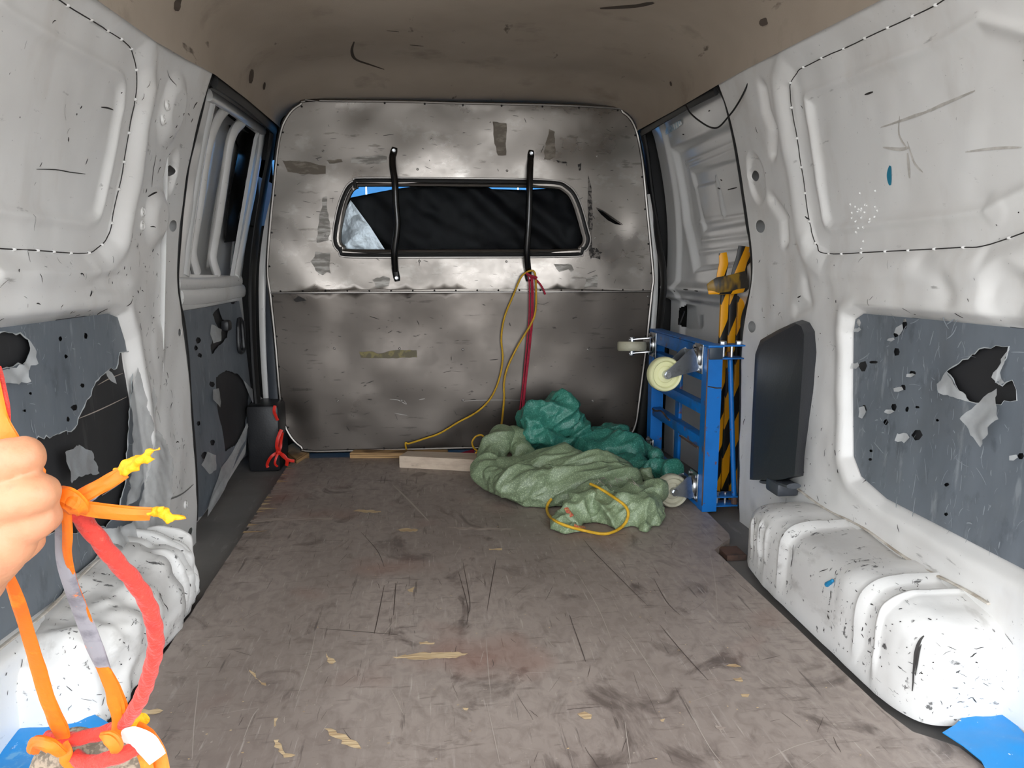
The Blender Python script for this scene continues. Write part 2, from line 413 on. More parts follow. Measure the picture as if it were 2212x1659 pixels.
SEALANT = mat('dirty_sealant', (208, 202, 192), 0.7, layers=[(24, I3, .45, .65, (150, 136, 118), .8)])
SCUFF = mat('black_scuff', (46, 43, 42), 0.7)
SCUFF_TAPE = mat('tape_residue', (104, 96, 86), 0.6, layers=[(34, I3, .5, .7, (134, 124, 112), .6)])
SCRATCH = mat('pale_scratch', (172, 161, 152), 0.6)
BLACKCLOTH = mat('black_sunshade_cloth', (17, 17, 20), 0.6, layers=[(6, I3, .5, .7, (11, 11, 13), .8)], bump=[(9, (1, 1, .6), .5)], spec=.3)
SILVERCLOTH = mat('silver_sunshade_lining', (188, 192, 196), 0.35, 0.55, bump=[(18, I3, .8), (60, I3, .3)])
GLASS = None
BLUEHOARD = mat('blue_sheet_metal', (30, 112, 168), 0.5, layers=[(2, I3, .45, .7, (22, 92, 148), .7)])
REDSIGN = mat('red_sheet_metal', (196, 52, 52), 0.5)
GROUND = mat('concrete_yard', (150, 146, 140), 0.9, layers=[(1.5, I3, .4, .7, (128, 124, 118), .8)])
# ================================================================== the van's shell
YL, YR = 1.90, 1.95                       # front edges of the rear pillars (left, right)
YB = 2.68                                 # bulkhead
def wpt(side, y, z, inward=0.0):
    return Vector((XC+side*(float(hw(y, z))-inward), y, z))
def wpoly(side, px, off=0.0):
    return [on_wall(side, a, b, off) for a, b in px]

WIN_L = wpoly(-1, [(0, 535), (100, 541), (205, 547), (232, 535), (250, 510), (262, 460), (285, 350), (308, 230), (314, 160), (307, 118), (290, 95), (240, 60), (150, 0)])
WIN_L = WIN_L+[(1.05, 1.045), (0.98, 0.98), (0.98, 0.75), (1.02, 0.70)]
WIN_R = wpoly(1, [(2120, 528), (2050, 535), (1900, 543), (1780, 548), (1757, 530), (1742, 490), (1728, 400), (1710, 280), (1697, 195), (1706, 158), (1730, 140), (1850, 82), (2000, 10)])
WIN_R = WIN_R+[(1.05, 1.06), (0.93, 1.0), (0.92, 0.80), (0.96, 0.735)]
REC_L = wpoly(-1, [(0, 715), (130, 697), (252, 680), (272, 688), (288, 740), (308, 850), (326, 980), (330, 1080), (312, 1125), (270, 1150)])
REC_L = REC_L+[(1.30, 0.135), (0.95, 0.16), (0.90, 0.57)]
REC_R = wpoly(1, [(2212, 716), (2000, 694), (1850, 680), (1832, 692), (1828, 720), (1827, 850), (1829, 985), (1845, 1028), (1900, 1076), (2040, 1150), (2212, 1240)])
REC_R = REC_R+[(0.86, 0.238), (0.82, 0.30), (0.82, 0.57)]
EDGE_L = wpoly(-1, [(60, -110), (210, 0), (330, 85), (400, 126), (460, 158), (530, 212), (596, 268)])
EDGE_R = wpoly(1, [(2100, -105), (1900, 0), (1760, 72), (1625, 141), (1545, 186), (1460, 236), (1385, 277)])
def edge(E, y):
    a = np.array(sorted(E)); return np.interp(y, a[:, 0], a[:, 1])
def pad(U, V, side, px, py, ry, rz, h, soft=0.5):
    cy, cz = on_wall(side, px, py)
    d = np.hypot((U-cy)/ry, (V-cz)/rz)
    return h*(1-sstep(1-soft, 1+soft*0.3, d))
def ridge(U, V, side, pts, w, h, off=0.0):
    P = [on_wall(side, a, b, off) for a, b in pts]; d = np.full(U.shape, 9.0)
    for a, b in zip(P[:-1], P[1:]):
        a, b = np.array(a), np.array(b); e = b-a
        t = np.clip(((U-a[0])*e[0]+(V-a[1])*e[1])/(e@e+1e-9), 0, 1)
        d = np.minimum(d, np.hypot(U-a[0]-e[0]*t, V-a[1]-e[1]*t))
    return h*np.exp(-(d/w)**2)
_ng = {}
def noise_grid(U, V, sc, seed, octv=3):
    """noise over (y, z), sampled from a regular lattice"""
    key = (sc, seed, octv); u0, u1, v0, v1, nu, nv = .5, 2.1, -.1, 1.3, 160, 140
    if key not in _ng:
        _ng[key] = np.array([[noise.fractal(Vector((u*sc+seed, v*sc, seed*1.3)), 1.0, 2.0, octv) for v in np.linspace(v0, v1, nv)] for u in np.linspace(u0, u1, nu)])
    A = _ng[key]; i = np.clip((U-u0)/(u1-u0)*(nu-1), 0, nu-1.001); j = np.clip((V-v0)/(v1-v0)*(nv-1), 0, nv-1.001)
    a, b = i.astype(int), j.astype(int); fa, fb = i-a, j-b; fa = fa*fa*(3-2*fa); fb = fb*fb*(3-2*fb)
    return (A[a, b]*(1-fa)+A[a+1, b]*fa)*(1-fb)+(A[a, b+1]*(1-fa)+A[a+1, b+1]*fa)*fb
def wall_relief(side, U, V):
    """how far the sheet metal stands inwards of the smooth wall"""
    W = WIN_L if side < 0 else WIN_R; R = REC_L if side < 0 else REC_R
    dw = sd_poly(U, V, W); dr = sd_poly(U, V, R)
    h = -0.016*(1-sstep(-0.002, 0.035, dw))                      # window panel lies back from the pillars
    h += 0.003*np.exp(-((dw-0.045)/0.012)**2)
    h += 0.0055*np.exp(-((dw+0.050)/0.0085)**2) - 0.005*(1-sstep(-0.075, -0.05, dw))
    h += -0.024*(1-sstep(0.0, 0.022, dr)) - 0.012*(1-sstep(-0.02, -0.006, dr)) + 0.004*np.exp(-((dr-0.03)/0.014)**2)
    h += 0.0055*noise_grid(U, V, 4.5, 3.0+side, 3)*np.where(dw < 0, 0.35, 1.0) + 0.0016*noise_grid(U, V, 14, 9.0, 2)
    if side < 0:
        h += pad(U, V, side, 372, 238, 0.062, 0.072, 0.016) + pad(U, V, side, 338, 472, 0.070, 0.062, 0.017)
        h += pad(U, V, side, 372, 372, 0.040, 0.050, -0.010, 0.3) + pad(U, V, side, 344, 745, 0.05, 0.06, 0.004)
        h += pad(U, V, side, 240, 610, 0.10, 0.02, -0.006)
        h += ridge(U, V, side, [(0, 590), (215, 585)], 0.010, 0.004)
        h += ridge(U, V, side, [(330, 200), (300, 380), (268, 520)], 0.020, 0.005)
    else:
        h += pad(U, V, side, 1633, 385, 0.045, 0.062, -0.009, 0.25)
        h += ridge(U, V, side, [(1648, 190), (1656, 240), (1672, 280), (1668, 330)], 0.014, -0.014)
        h += ridge(U, V, side, [(1665, 430), (1692, 470), (1696, 520)], 0.014, -0.013)
        h += ridge(U, V, side, [(1700, 190), (1715, 330), (1740, 520), (1775, 560), (1900, 560), (2100, 552)], 0.016, 0.005)
        h += ridge(U, V, side, [(1740, 610), (1748, 655), (1720, 670)], 0.016, -0.007)
        h += pad(U, V, side, 2170, 640, 0.05, 0.05, -0.010)
        h += ridge(U, V, side, [(1985, 570), (2030, 600), (2050, 640)], 0.02, -0.005)
        h += pad(U, V, side, 2130, 450, 0.025, 0.03, 0.002)
    return h
SEAL_L = [(457, 162), (444, 188), (434, 231), (426, 264), (415, 309), (404, 355), (397, 405), (390, 463), (386, 513), (381, 579), (381, 619), (386, 658), (394, 696), (403, 774), (409, 870), (417, 967), (422, 1063), (421, 1125)]
SEAL_R = [(1553, 186), (1566, 208), (1574, 232), (1586, 285), (1595, 334), (1604, 390), (1612, 445), (1618, 488), (1624, 519), (1628, 565), (1628, 611), (1618, 654), (1608, 683), (1605, 727), (1603, 853), (1602, 962), (1601, 1034), (1600, 1099)]
def pillar_y(side):
    q = sorted((z, y) for y, z in wpoly(side, SEAL_L if side < 0 else SEAL_R)); q = np.array(q)
    zz = np.linspace(-.05, 1.2, 80); yy = np.interp(zz, q[:, 0], q[:, 1]); yy = np.convolve(np.pad(yy, 4, mode='edge'), np.ones(9)/9, 'valid')
    return zz, yy
PY = {-1: pillar_y(-1), 1: pillar_y(1)}
HOLES = {-1: [(376, 369, .021, .0115), (374, 488, .022, .0130), (411, 1150, .018, .011), (388, 718, .010, .009)],
         1: [(1632, 380, .021, .0125), (1643, 489, .026, .0155), (1624, 706, .022, .0150)]}
def hole_at(side, px, py):
    """(y, z) of a hole on the pressed sheet itself"""
    y, z = on_wall(side, px, py)
    for _ in range(6): y, z = on_wall(side, px, py, -float(wall_relief(side, np.array([[y]]), np.array([[z]]))[0, 0]))
    return y, z
def side_wall(side, name, y1):
    us = np.concatenate([np.linspace(0, 1, 330), 1+np.array([0.002, 0.006, 0.014, 0.03, 0.07])])
    vs = np.linspace(-0.03, 1.18, 330)
    def fn(U, V):
        y1 = np.interp(V, *PY[side])+0.006
        yy = 0.60+(y1-0.60)*np.minimum(U, 1)+np.clip(U-1, 0, .005)
        V = np.minimum(V, edge(EDGE_L if side < 0 else EDGE_R, yy)+0.002)
        h = wall_relief(side, yy, V)*(U <= 1)
        return XC+side*(hw(yy, V)-h+np.clip(U-1, 0, None)), yy, V
    def keep(U, V):
        _, Y, Z = fn(U, V); K = np.ones(U.shape, bool)
        for px, py, rw, rh in HOLES[side]:
            y, z = hole_at(side, px, py); K &= np.hypot((Y-y)/(rw+.003), (Z-z)/(rh+.003)) > 1
        return K
    P, Q = grid_geo(us, vs, fn, keep=keep, flip=(side > 0))
    return np_obj(name, P, Q, WHITE, kind='structure')
wall_left = side_wall(-1, 'wall_left', YL)
wall_right = side_wall(1, 'wall_right', YR)

def relief_at(side, y, z):
    return float(wall_relief_pt(side, y, z))
_rc = {}
def wall_relief_pt(side, y, z):
    if side not in _rc:
        us = np.linspace(0.60, 2.0, 420); vs = np.linspace(-0.03, 1.18, 360)
        U, V = np.meshgrid(us, vs, indexing='ij'); _rc[side] = (us, vs, wall_relief(side, U, V))
    us, vs, H = _rc[side]
    i = min(max((y-us[0])/(us[1]-us[0]), 0), len(us)-2.001); j = min(max((z-vs[0])/(vs[1]-vs[0]), 0), len(vs)-2.001)
    a, b = int(i), int(j); fa, fb = i-a, j-b
    return (H[a, b]*(1-fa)+H[a+1, b]*fa)*(1-fb)+(H[a, b+1]*(1-fa)+H[a+1, b+1]*fa)*fb
def wsurf(side, y, z, lift=0.0005):
    return wpt(side, y, z, relief_at(side, y, z)+lift)

# --- window blanking panels: the open joint round each and its weld studs
def joint(side, W, parent, nm):
    L = [wsurf(side, y, z, 0.0012) for y, z in W]+[]
    P = smooth_line(L, 6, closed=True)
    P = [wsurf(side, p.y, p.z, 0.0006) for p in P]
    V, Fc = tube_geo(P, 0.0010, 6, closed=True)
    MB().add(V, Fc).build(nm, SCUFF, parent)
    mb = MB(); acc = 0; last = P[0]
    for p in P:
        acc += (p-last).length; last = p
        if acc > 0.052:
            acc = 0
            v, f = capsule_geo(p, p+Vector((-side*0.002, 0, 0)), 0.0030, 0.0024, 8, 3); mb.add(v, f)
    mb.build('weld_studs', WHITE_BEAT, parent, kind='stuff')
joint(-1, WIN_L, wall_left, 'panel_joint'); joint(1, WIN_R, wall_right, 'panel_joint')

# --- holes punched in the pillars
def punched(side, px, py, rw, rh, parent, nm='hole_rim'):
    """turned-in rim round a hole cut through the pillar sheet"""
    y, z = hole_at(side, px, py); n = 28; V = []
    for e, lift in ((.010, .0004), (.003, .0010), (0, .0004), (0, -.0008)):
        V += [wsurf(side, y+(rw+e)*math.cos(2*math.pi*k/n), z+(rh+e)*math.sin(2*math.pi*k/n), lift) for k in range(n)]
    Fc = [(q*n+k, q*n+(k+1) % n, (q+1)*n+(k+1) % n, (q+1)*n+k) for q in range(3) for k in range(n)]
    return MB().add(V, Fc).build(nm, WHITE, parent, True, 60)
for s_, par in ((-1, wall_left), (1, wall_right)):
    for px, py, w, h in HOLES[s_]: punched(s_, px, py, w, h, par)
def boss(side, px, py, parent):
    y, z = on_wall(side, px, py); c = wsurf(side, y, z, 0.0)
    M = frame_to(c, (-side, 0, 0))
    V, Fc = lathe_geo([(0.0001, .003), (.003, .003), (.0035, .001), (.006, .001), (.0075, .003), (.0095, .003), (.0105, 0.0), (.012, -.002)], 18, M)
    MB().add(V, Fc).build('spot_boss', WHITE, parent)
for px, py in [(355, 227), (348, 258), (309, 457), (307, 487), (401, 1090), (318, 1132)]: boss(-1, px, py, wall_left)
boss(1, 2085, 990, wall_right) if False else None

# --- scuffs: thin black strokes and nicks on paint
def stroke(mb, pts, w, nfun, mi=0):
    """tapered ribbon lying on a surface; pts in space, nfun(p) = outward normal"""
    V = []; n = len(pts)
    for i, p in enumerate(pts):
        t = (pts[min(i+1, n-1)]-pts[max(i-1, 0)])
        b = t.cross(nfun(p)); b = b.normalized() if b.length > 1e-9 else Vector((0, 0, 1))
        ww = w*(0.25+0.75*math.sin(math.pi*(i+0.5)/n))*0.5
        V += [p-b*ww, p+b*ww]
    mb.add(V, [(2*i, 2*i+1, 2*i+3, 2*i+2) for i in range(n-1)], mi)
def wall_scuffs(side, n, seed, parent):
    r = random.Random(seed); mb = MB(); nf = lambda p: Vector((-side, 0, 0))
    y1 = (YL if side < 0 else YR)-0.02; R = REC_L if side < 0 else REC_R
    k = 0
    while k < n:
        y = r.uniform(0.95, y1); z = r.uniform(0.05, 1.03)
        if in_poly(y, z, R): continue
        inw = in_poly(y, z, WIN_L if side < 0 else WIN_R)
        if inw and r.random() < 0.75: continue
        if z > 0.62 and r.random() < (0.35 if side < 0 else 0.7): continue
        k += 1
        L = abs(r.gauss(0, 0.009))+0.002; a = r.choice([r.uniform(0, math.pi), r.gauss(1.25, 0.4)]); cv = r.uniform(-0.7, 0.7)
        pts = []
        for i in range(5):
            t = (i-2)/4*L; pts.append(wsurf(side, y+t*math.cos(a+cv*i/4), z+t*math.sin(a+cv*i/4), 0.0007))
        stroke(mb, pts, r.choice([0.0007, 0.0009, 0.0012, 0.002, 0.0032])*r.uniform(.6, 1.2), nf)
    return mb.build('scuff_marks', SCUFF, parent, kind='stuff')
wall_scuffs(-1, 330, 5, wall_left); wall_scuffs(1, 170, 6, wall_right)
def wall_mark(side, pts, w, m, nm, parent):
    mb = MB(); P = smooth_line([wsurf(side, *on_wall(side, a, b), 0.0009) for a, b in pts], 5)
    stroke(mb, P, w, lambda p: Vector((-side, 0, 0))); mb.build(nm, m, parent)
TEALMARK = mat('teal_paint_smear', (40, 130, 160), .5)
wall_mark(1, [(1901, 358), (1899, 378), (1901, 400)], 0.015, TEALMARK, 'paint_smear', wall_right)
wall_mark(1, [(1845, 204), (1854, 201), (1863, 198)], 0.004, SCUFF, 'black_mark', wall_right)
GREYSMEAR = mat('grey_smear', (204, 200, 194), .5, layers=[(60, I3, .4, .6, (176, 171, 164), .8, 6)])
for pts, w in [([(1880, 275), (1950, 250), (2010, 225), (2080, 195)], .006), ([(1885, 318), (1920, 322), (1940, 318)], .006), ([(1935, 305), (1950, 350), (1970, 372)], .004), ([(1920, 250), (1918, 290), (1935, 320)], .004), ([(1936, 330), (1941, 385)], .007), ([(2060, 328), (2120, 320), (2180, 318)], .004)]:
    wall_mark(1, pts, w, GREYSMEAR, 'grey_smear', wall_right)
for pts, w in [([(110, 366), (150, 367), (185, 373), (212, 376)], .0018), ([(243, 232), (258, 234), (270, 238)], .003), ([(365, 152), (370, 168), (374, 184)], .002), ([(392, 200), (398, 215), (396, 228)], .002), ([(320, 425), (330, 418), (337, 415)], .004), ([(338, 335), (333, 370), (330, 405)], .003), ([(340, 408), (365, 410), (380, 420)], .002), ([(280, 645), (275, 655), (268, 662)], .002), ([(195, 640), (200, 632), (202, 628)], .004)]:
    wall_mark(-1, pts, w, SCUFF, 'black_mark', wall_left)
LINEWIRE = mat('grey_weld_line', (120, 120, 118), .5)
wall_mark(-1, [(330, 1086), (365, 1078), (395, 1065), (418, 1046)], 0.004, LINEWIRE, 'crease_line', wall_left)

# --- bubbled paint on the right panel
mb = MB(); r = random.Random(3)
for k in range(26):
    y, z = on_wall(1, r.gauss(1842, 14), r.gauss(465, 22)); c = wsurf(1, y, z, 0)
    v, f = capsule_geo(c, c+Vector((-.0006, 0, 0)), r.uniform(.002, .0045), .002, 8, 3); mb.add(v, f)
mb.build('paint_blisters', WHITE, wall_right, kind='stuff')

FILMEDGE = mat('whitened_film_edge', (176, 180, 182), .4)
FILMMARK = mat('film_stretch_mark', (150, 157, 164), .45)
# --- recess linings: black board, torn plastic film over it, curled flaps
def lining(side, R, parent, holes_px, seed, extra_film=()):
    cy = sum(p[0] for p in R)/len(R); cz = sum(p[1] for p in R)/len(R)
    B = [(cy+(y-cy)*1.006, cz+(z-cz)*1.012) for y, z in R]
    fb = lambda u, v: wpt(side, u, v, -0.0250)
    V, Fc = sheet_geo(B, (), 0.06, fb)
    MB().add(V, Fc).build('backing_board', BACKING, parent)
    holes = []
    for i, (hp, am) in enumerate(holes_px):
        holes.append(jag([on_wall(side, a, b, 0.018) for a, b in hp], am, 0.010, seed+i))
    r = random.Random(seed)
    def fn(u, v):
        w = noise.noise(Vector((u*9, v*5, seed)))*0.0025+noise.noise(Vector((u*30, v*16, seed)))*0.0010
        return wpt(side, u, v, -0.0165+w)
    mb = MB()
    for h in holes:
        lp = [fn(u, v)+Vector((-side*.0006, 0, 0)) for u, v in h]
        big = len(h) > 30
        if not big: continue
        v_, f_ = tube_geo(lp, [.0011*r.uniform(.2, 1.3) for _ in lp], 5, closed=True); mb.add(v_, f_)
    mb.build('torn_rims', FILMEDGE, parent, kind='stuff')
    mb = MB(); k = 0; ys = [p[0] for p in B]; zs = [p[1] for p in B]
    while k < 260:
        u, v = r.uniform(max(min(ys), .9), max(ys)), r.uniform(min(zs), max(zs)); k += 1
        if not in_poly(u, v, B) or any(in_poly(u, v, h) for h in holes): continue
        L = abs(r.gauss(0, .016))+.003; a_ = r.gauss(1.57, .25) if r.random() < .7 else r.uniform(0, 3.1); cv = r.uniform(-.5, .5)
        pts = [fn(u+L*(q-2)/4*math.cos(a_+cv*q/4), v+L*(q-2)/4*math.sin(a_+cv*q/4))+Vector((-side*.0009, 0, 0)) for q in range(5)]
        stroke(mb, pts, r.choice([.0006, .0009, .0014, .0022]), lambda p: Vector((-side, 0, 0)))
    mb.build('stretch_marks', FILMMARK, parent, kind='stuff')
    V, Fc = sheet_geo(B, holes, 0.011, fn)
    return MB().add(V, Fc).build('film_sheet', FILM, parent, True, None)
def curl(side, px, lift, parent, nm='film_flap', m=None, base=0.010, seed=0):
    """loose flap: polygon in pixels with a lift for every corner"""
    L = [on_wall(side, a_, b_, 0.012) for a_, b_ in px]; ls = list(lift)
    def fn(u, v):
        w = [1/((u-p[0])**2+(v-p[1])**2+1e-6) for p in L]; l = sum(q*k for q, k in zip(w, ls))/sum(w)
        n_ = noise.noise(Vector((u*45, v*45, seed)))*.0035+noise.noise(Vector((u*110, v*110, seed)))*.0012
        return wpt(side, u, v, l-base-.002+n_)
    V, Fc = sheet_geo(jag(L, .0022, .007, seed), (), .007, fn)
    return MB().add(V, Fc).build(nm, m or FILM_LOOSE, parent, True, None)
def tiny(cx, cy, rx, ry, seed, n=6):
    r = random.Random(seed)
    return [(cx+rx*math.cos(2*math.pi*k/n)*r.uniform(.6, 1.2), cy+ry*math.sin(2*math.pi*k/n)*r.uniform(.6, 1.2)) for k in range(n)]
HR = [([(2048, 803), (2075, 785), (2120, 755), (2155, 745), (2183, 748), (2178, 775), (2160, 800), (2155, 825), (2170, 835), (2190, 820), (2198, 840), (2200, 865), (2150, 873), (2098, 868)], 0.003)]
for i, (a, b, w, h) in enumerate([(1857, 697, 5, 9), (1956, 700, 6, 14), (1938, 722, 8, 7), (1938, 760, 9, 9), (1866, 790, 10, 12), (1888, 782, 12, 4), (1975, 806, 9, 7), (1953, 836, 8, 9), (1933, 879, 7, 9), (1983, 940, 12, 12), (1869, 885, 5, 14), (1962, 883, 5, 6), (1984, 880, 6, 3), (1882, 992, 5, 4), (2047, 1047, 5, 5), (2045, 1111, 5, 4), (2207, 985, 9, 10), (1915, 912, 6, 7), (2027, 908, 4, 3), (1884, 974, 5, 4), (1945, 950, 4, 4)]):
    HR.append((tiny(a, b, w, h, 60+i), 0.0012))
lining(1, REC_R, wall_right, HR, 11)
curl(1, [(2046, 802), (2062, 820), (2098, 869), (2080, 862), (2040, 848), (2032, 830)], [.0, .004, .0, .006, .009, .008], wall_right, seed=1)
curl(1, [(2162, 840), (2172, 870), (2184, 905), (2164, 922), (2155, 945), (2132, 965), (2110, 920), (2098, 905), (2130, 870)], [.006, .016, .02, .024, .02, .012, .018, .02, .012], wall_right, seed=2)
curl(1, [(2182, 752), (2170, 775), (2155, 815), (2175, 832), (2186, 826), (2168, 815), (2176, 785)], [.0, .006, .010, .014, .012, .006, .003], wall_right, seed=3)
for i, (a, b, w, h) in enumerate([(1956, 945, 15, 13), (1853, 790, 9, 10), (1867, 890, 6, 15), (1970, 810, 8, 7), (1946, 842, 9, 6), (1926, 888, 9, 6), (1857, 712, 8, 8), (1948, 712, 9, 12), (2198, 988, 8, 10), (1930, 734, 8, 5)]):
    curl(1, tiny(a, b, w, h, 90+i, 5), [.003, .006, .008, .006, .002], wall_right, seed=10+i)

HL = [([(-140, 728), (40, 718), (58, 735), (64, 755), (52, 782), (25, 792), (-140, 806)], 0.003),
      ([(252, 770), (262, 760), (285, 755), (294, 765), (284, 800), (278, 880), (272, 960), (268, 1040), (252, 1110), (225, 1140), (150, 1150), (-100, 1160), (-100, 960), (75, 948), (125, 938), (158, 925), (170, 895), (190, 860), (210, 820), (232, 800), (248, 795)], 0.004)]
for i, (a, b, w, h) in enumerate([(185, 725, 5, 8), (129, 732, 4, 6), (160, 880, 8, 9), (145, 905, 4, 8), (50, 887, 5, 4), (65, 850, 4, 4), (178, 833, 5, 5), (300, 886, 5, 5), (141, 770, 4, 5)]):
    HL.append((tiny(a, b, w, h, 160+i), 0.0012))
lining(-1, REC_L, wall_left, HL, 21)
curl(-1, [(60, 733), (70, 760), (66, 785), (45, 800), (48, 825), (20, 830), (-40, 826), (-40, 806), (20, 795), (50, 782)], [.002, .006, .012, .012, .012, .01, .008, .006, .006, .004], wall_left, seed=31)
curl(-1, [(162, 960), (186, 980), (200, 1022), (165, 1028), (155, 1030), (140, 1045), (132, 1010), (125, 978)], [.006, .012, .012, .012, .012, .010, .012, .010], wall_left, seed=32, m=SILVERCLOTH)
curl(-1, [(296, 760), (312, 812), (322, 860), (316, 920), (318, 960), (300, 1020), (285, 1080), (262, 1095), (275, 1010), (280, 930), (278, 860)], [.004, .012, .016, .016, .012, .016, .014, .010, .008, .006, .004], wall_left, seed=33)
curl(-1, [(318, 930), (340, 960), (347, 1005), (340, 1070), (328, 1130), (300, 1160), (262, 1150), (280, 1085), (300, 1020)], [.020, .022, .028, .03, .03, .03, .024, .02, .02], wall_left, seed=34)
curl(-1, [(150, 1138), (180, 1142), (240, 1138), (270, 1120), (300, 1150), (345, 1235), (300, 1222), (250, 1200), (210, 1180), (170, 1160)], [.02, .02, .02, .02, .03, .075, .07, .05, .04, .03], wall_left, seed=35)
curl(-1, [(228, 800), (235, 815), (234, 830), (226, 820), (222, 805)], [.004, .012, .016, .01, .006], wall_left, seed=36)
for pts in [[(172, 905), (220, 885), (278, 857)], [(215, 832), (240, 818), (270, 806)], [(225, 1070), (270, 1040)]]:
    P = [wpt(-1, *on_wall(-1, a, b, 0.02), -0.0235) for a, b in pts]
    mb = MB(); stroke(mb, smooth_line(P, 4), .0022, lambda p: Vector((1, 0, 0))); mb.build('chalk_line', SCRATCH, wall_left)

# ------------------------------------------------------------------ headliner
def head_fn(U, V):
    """U along the van, V from -1 (left) to 1 (right)"""
    zl, zr = edge(EDGE_L, U), edge(EDGE_R, U)
    zl = zl-.004; zr = zr-.004; xl = XC-hw(U, zl)+0.007; xr = XC+hw(U, zr)-0.007
    s = V; a = np.abs(s)
    prof = (1-np.clip(a, 0, 1)**3.8)**(1/3.0)
    zc = 1.272-0.055*sstep(2.42, 2.74, U)-0.02*sstep(1.3, 0.7, U)
    ze = np.where(s < 0, zl, zr)
    X = xl+(xr-xl)*(s+1)/2
    Z = ze+(zc-ze)*prof+0.004*np.sin(U*9+X*5)*prof
    return X, U, Z
us = np.linspace(0.50, 2.78, 130); vs = np.sin(np.linspace(-math.pi/2, math.pi/2, 90))
P, Q = grid_geo(us, vs, head_fn, flip=True)
ceiling = np_obj('ceiling', P, Q, HEADLINER, kind='structure')
def ceil_mark(px, w, m, nm):
    out = []
    for a, b in px:
        d = ray(a, b); lo, hi = 0.5, 4.0
        for _ in range(50):
            t = (lo+hi)/2; p = CAM+d*t
            zl = float(edge(EDGE_L, p.y)); xl = XC-float(hw(p.y, zl))+.01; zr = float(edge(EDGE_R, p.y)); xr = XC+float(hw(p.y, zr))-.01
            s = 2*(p.x-xl)/(xr-xl)-1
            if abs(s) < 1 and p.z < float(head_fn(np.array([p.y]), np.array([s]))[2][0]): lo = t
            else: hi = t
        out.append(CAM+d*(lo-0.0025))
    mb = MB(); stroke(mb, smooth_line(out, 4), w, lambda q: Vector((0, -.3, -1))); mb.build(nm, m, ceiling)
CMARK = mat('headliner_stain_and_tear_shade', (70, 60, 52), .9)
ceil_mark([(392, -6), (383, 10), (382, 24)], .014, CMARK, 'tear_shade')  # dark stroke painted for the shaded inside of a tear
for pts, w in [([(545, 150), (541, 180)], .012), ([(572, 178), (570, 194)], .007), ([(835, 66), (862, 69)], .003), ([(885, 97), (915, 100)], .004), ([(1448, 176), (1450, 186)], .006), ([(1296, 18), (1370, 12), (1412, 6)], .020), ([(765, 90), (760, 110), (768, 128), (800, 140), (830, 150)], .010), ([(1648, 40), (1652, 55)], .02)]:
    ceil_mark(pts, w, CMARK, 'stain')

# ------------------------------------------------------------------ bulkhead
BH = [(690, 217), (1000, 222), (1310, 232), (1345, 242), (1370, 268), (1385, 320), (1398, 450), (1411, 590), (1408, 632), (1394, 760), (1380, 870), (1372, 918), (1355, 948), (1330, 963), (1000, 968), (690, 975), (650, 965), (622, 935), (608, 890), (596, 760), (584, 640), (578, 575), (590, 420), (603, 300), (620, 252), (648, 226)]
WN = [(790, 398), (1000, 399), (1180, 402), (1220, 412), (1240, 440), (1258, 500), (1262, 520), (1252, 536), (1230, 542), (1000, 543), (765, 543), (742, 535), (732, 515), (742, 455), (757, 415), (772, 402)]
def b2(px, y=YB):
    p = at_y(px[0], px[1], y); return (p.x, p.z)
BHw = [(p.x, p.y) for p in smooth_line([Vector((*b2(p), 0)) for p in BH], 4, True)]
WNw = [(p.x, p.y) for p in smooth_line([Vector((*b2(p), 0)) for p in WN], 5, True)]
ZS = b2((1000, 631))[1]
def clip_z(poly, z, above):
    out = []
    for i in range(len(poly)):
        a, b = poly[i], poly[(i+1) % len(poly)]
        ia = (a[1] > z) == above; ib = (b[1] > z) == above
        if ia: out.append(a)
        if ia != ib:
            t = (z-a[1])/(b[1]-a[1]); out.append((a[0]+(b[0]-a[0])*t, z))
    return out
def dents(u, v):
    d = 0.010*noise.noise(Vector((u*3.2, v*3.2, 5.0)))+0.004*noise.noise(Vector((u*8, v*8, 2.0)))
    for cx, cz, rr, hh in [(b2((625, 900))+(.05, .018)), (b2((1330, 490))+(.07, .012)), (b2((1150, 600))+(.09, .008)), (b2((1375, 300))+(.06, .012)), (b2((760, 910))+(.018, -.004)), (b2((795, 850))+(.015, -.003)), (b2((930, 730))+(.10, .006)), (b2((650, 950))+(.05, .008))]:
        d += hh*math.exp(-((u-cx)**2+(v-cz)**2)/rr**2)
    return d
def edge_fade(u, v, poly):
    return float(sstep(0, .03, -sd_poly(np.array([u]), np.array([v]), poly))[0])
def bh_fn(u, v): return Vector((u, YB+dents(u, v)*0.9, v))
wall_front = empty('wall_front', (XC, YB, 0), kind='structure')
SLIT = [b2(p) for p in [(1288, 451), (1302, 458), (1320, 470), (1345, 486), (1330, 484), (1314, 476), (1298, 463)]]
V, Fc = sheet_geo(clip_z(BHw, ZS, True), [WNw, SLIT], 0.022, lambda u, v: bh_fn(u, v)+Vector((0, -.0025, 0)))
V, Fc = solidify(V, Fc, (0, 1, 0), 0.002)
MB().add(V, Fc).build('upper_panel', ALU_UP, wall_front, True, 40)
V, Fc = sheet_geo(clip_z(BHw, ZS+.012, False), (), 0.022, bh_fn); V, Fc = solidify(V, Fc, (0, 1, 0), 0.002)
MB().add(V, Fc).build('lower_panel', ALU_LOW, wall_front, True, 40)
V, Fc = tube_geo([bh_fn(*p)+Vector((0, -.001, 0)) for p in BHw], 0.0058, 8, closed=True)
MB().add(V, Fc).build('rolled_edge', STEEL, wall_front)
zl = [p for p in BHw if abs(p[1]-ZS) < .03]
x0, x1 = min(p[0] for p in zl), max(p[0] for p in zl)
V, Fc = tube_geo([bh_fn(x0+(x1-x0)*k/40, ZS)+Vector((0, -.003, 0)) for k in range(41)], 0.0035, 6)
MB().add(V, Fc).build('seam_lip', STEEL, wall_front)
